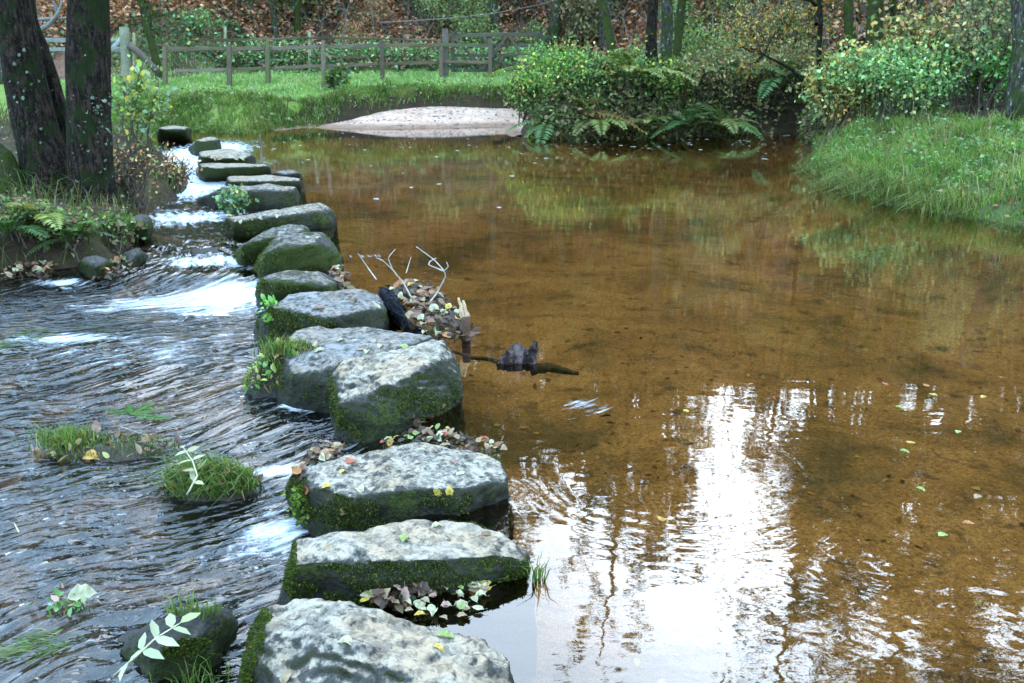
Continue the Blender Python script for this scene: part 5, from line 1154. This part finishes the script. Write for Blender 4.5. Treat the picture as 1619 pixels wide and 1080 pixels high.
# clump at the left end of s5
c = P(465, 616, -.04); t = empty('stone_plants', c, 'clump of grass, yellowing leaves and herbs on the smooth grey stone left end', 'plant clump')
s_ = mound(t, c, P(468, 622, -.14), .31, .13, .29, 12, (.010, .009, .005))
q = s_(900); tuft(t, c, q, .075, .006, [(3, (.10, .17, .03)), (2, (.2, .2, .06)), (2, (.06, .1, .02)), (1, (.24, .14, .07))], 1.2, dirv=(-.3, -.5, 0))
q = P(442, 560, .12)+np.c_[rng.normal(size=(110, 2))*[.05, .03], np.zeros(110)]; tuft(t, c, q, .13, .006, BG, .9, 'tall_grass')
q = s_(200)+[0, -.02, .02]; herb(t, c, q[q[:, 0] < np.median(q[:, 0])+.05], .042, [(3, (.12, .24, .05)), (2, (.3, .34, .08)), (1, (.42, .4, .12))], 'foliage'); herb(t, c, s_(60)+[.03, -.02, .02], .06, [(2, (.3, .17, .07)), (1, (.4, .28, .14))], 'dead_leaves')
c = top_at('s6', 418, 492)[0]; m = MB(); n_ = 60; q = c+np.c_[rng.normal(size=(n_, 2))*[.025, .02], rng.uniform(-.08, .08, n_)]; ss = rng.uniform(.03, .06, n_)
leaves(m, q, rdir(n_, .2), rdir(n_, .4)+[0, -.5, 0], ss, ss*.55, pick([(3, (.12, .28, .04)), (1, (.3, .34, .1))], n_), 'o'); tag(m.build('fern_sprig', M_GLOSS, None, c), 'bright green sprig hanging on the left end of the blue grey stone', 'plant')
b = P(372, 334, .02); Y = b[1]
bush('stone_plant', 'leafy green plant growing on the near side of the square ended dark stone', 'plant', b, 60/F*Y, 34/F*Y, .25, 420, .06, [(3, (.025, .07, .02)), (2, (.05, .11, .03)), (1, (.15, .14, .04)), (1, (.12, .15, .1))], 9, M_GLOSS, 'o')
c = top_at('s3', 470, 790)[0]; m = MB(); n_ = 260; q = c+np.c_[rng.normal(size=n_)*.02, rng.normal(size=n_)*.03, rng.uniform(-.09, .05, n_)]; ss = rng.uniform(.012, .03, n_)
leaves(m, q, rdir(n_, -.2), rdir(n_, .2), ss, ss*.6, pick([(3, (.10, .17, .02)), (2, (.05, .09, .015)), (1, (.2, .2, .05))], n_), 'o'); tag(m.build('moss_cushion', M_MOSS, None, c), 'bright moss cushion on the left corner of the third stepping stone', 'moss')
EXPO = 2.14
# ------------------------------------------------------------------ light, sky, camera
SUN_EL, SUN_AZ = math.radians(26), math.radians(15.5)      # azimuth measured from +Y to +X: ahead, a little right
w = bpy.data.worlds.new('World'); SC.world = w; w.use_nodes = True
nt = w.node_tree; nt.nodes.clear(); n = N(nt)
sky = n('ShaderNodeTexSky', sky_type='NISHITA', sun_disc=False, sun_elevation=SUN_EL, sun_rotation=SUN_AZ, air_density=1.0, dust_density=2.0, ozone_density=1.5)
tc = n('ShaderNodeTexCoord').outputs['Generated']
cl = n.ramp(n.noise(tc, 2.2, 5, .55, .3), [(.30, .80), (.65, .97)])
col = n.mix(cl, sky.outputs[0], (6.1, 9.3, 13.0))
sd_ = (math.sin(SUN_AZ)*math.cos(SUN_EL), math.cos(SUN_AZ)*math.cos(SUN_EL), math.sin(SUN_EL))
dt = n('ShaderNodeVectorMath', {0: tc, 1: sd_}, operation='DOT_PRODUCT').outputs['Value']      # thin cloud glows round the veiled sun
gl = n.math('ADD', n.math('MULTIPLY_ADD', n.step(dt, .55, .97), -.08, 0.88), n.math('MULTIPLY', n.step(dt, .97, 1.0), .5))
col = n.mix(1.0, col, n('ShaderNodeCombineXYZ', {0: gl, 1: gl, 2: gl}).outputs[0], 'MULTIPLY')
bg = n('ShaderNodeBackground', {'Color': col, 'Strength': .13}).outputs[0]
nt.links.new(bg, n('ShaderNodeOutputWorld').inputs['Surface'])
sl = bpy.data.lights.new('sun', 'SUN'); sl.energy = .5; sl.angle = math.radians(60); sl.color = (1, .97, .93)
so = bpy.data.objects.new('sun', sl); COL.objects.link(so)
from mathutils import Vector
dv = Vector((math.sin(SUN_AZ)*math.cos(SUN_EL), math.cos(SUN_AZ)*math.cos(SUN_EL), math.sin(SUN_EL)))
so.rotation_euler = dv.to_track_quat('Z', 'Y').to_euler(); so.location = dv*60
cd = bpy.data.cameras.new('camera'); cam = bpy.data.objects.new('camera', cd); COL.objects.link(cam)
cam.location = (0, 0, CAM_H); cam.rotation_euler = (math.pi/2-PITCH, 0, 0)
cd.sensor_width = 22.2; cd.lens = 22.2*F/1619; cd.clip_end = 3000; cd.clip_start = .05
cd.dof.use_dof = True; cd.dof.focus_distance = 4.2; cd.dof.aperture_fstop = 5.6
SC.camera = cam
vs = SC.view_settings; vs.view_transform = 'Standard'; vs.look = 'None'; vs.exposure = EXPO; vs.gamma = 1
SC.cycles.use_denoising = True
SC.cycles.max_bounces = 6; SC.cycles.transparent_max_bounces = 8; SC.cycles.glossy_bounces = 3; SC.cycles.diffuse_bounces = 3
SC.cycles.caustics_reflective = False; SC.cycles.caustics_refractive = False
SC.cycles.use_adaptive_sampling = True
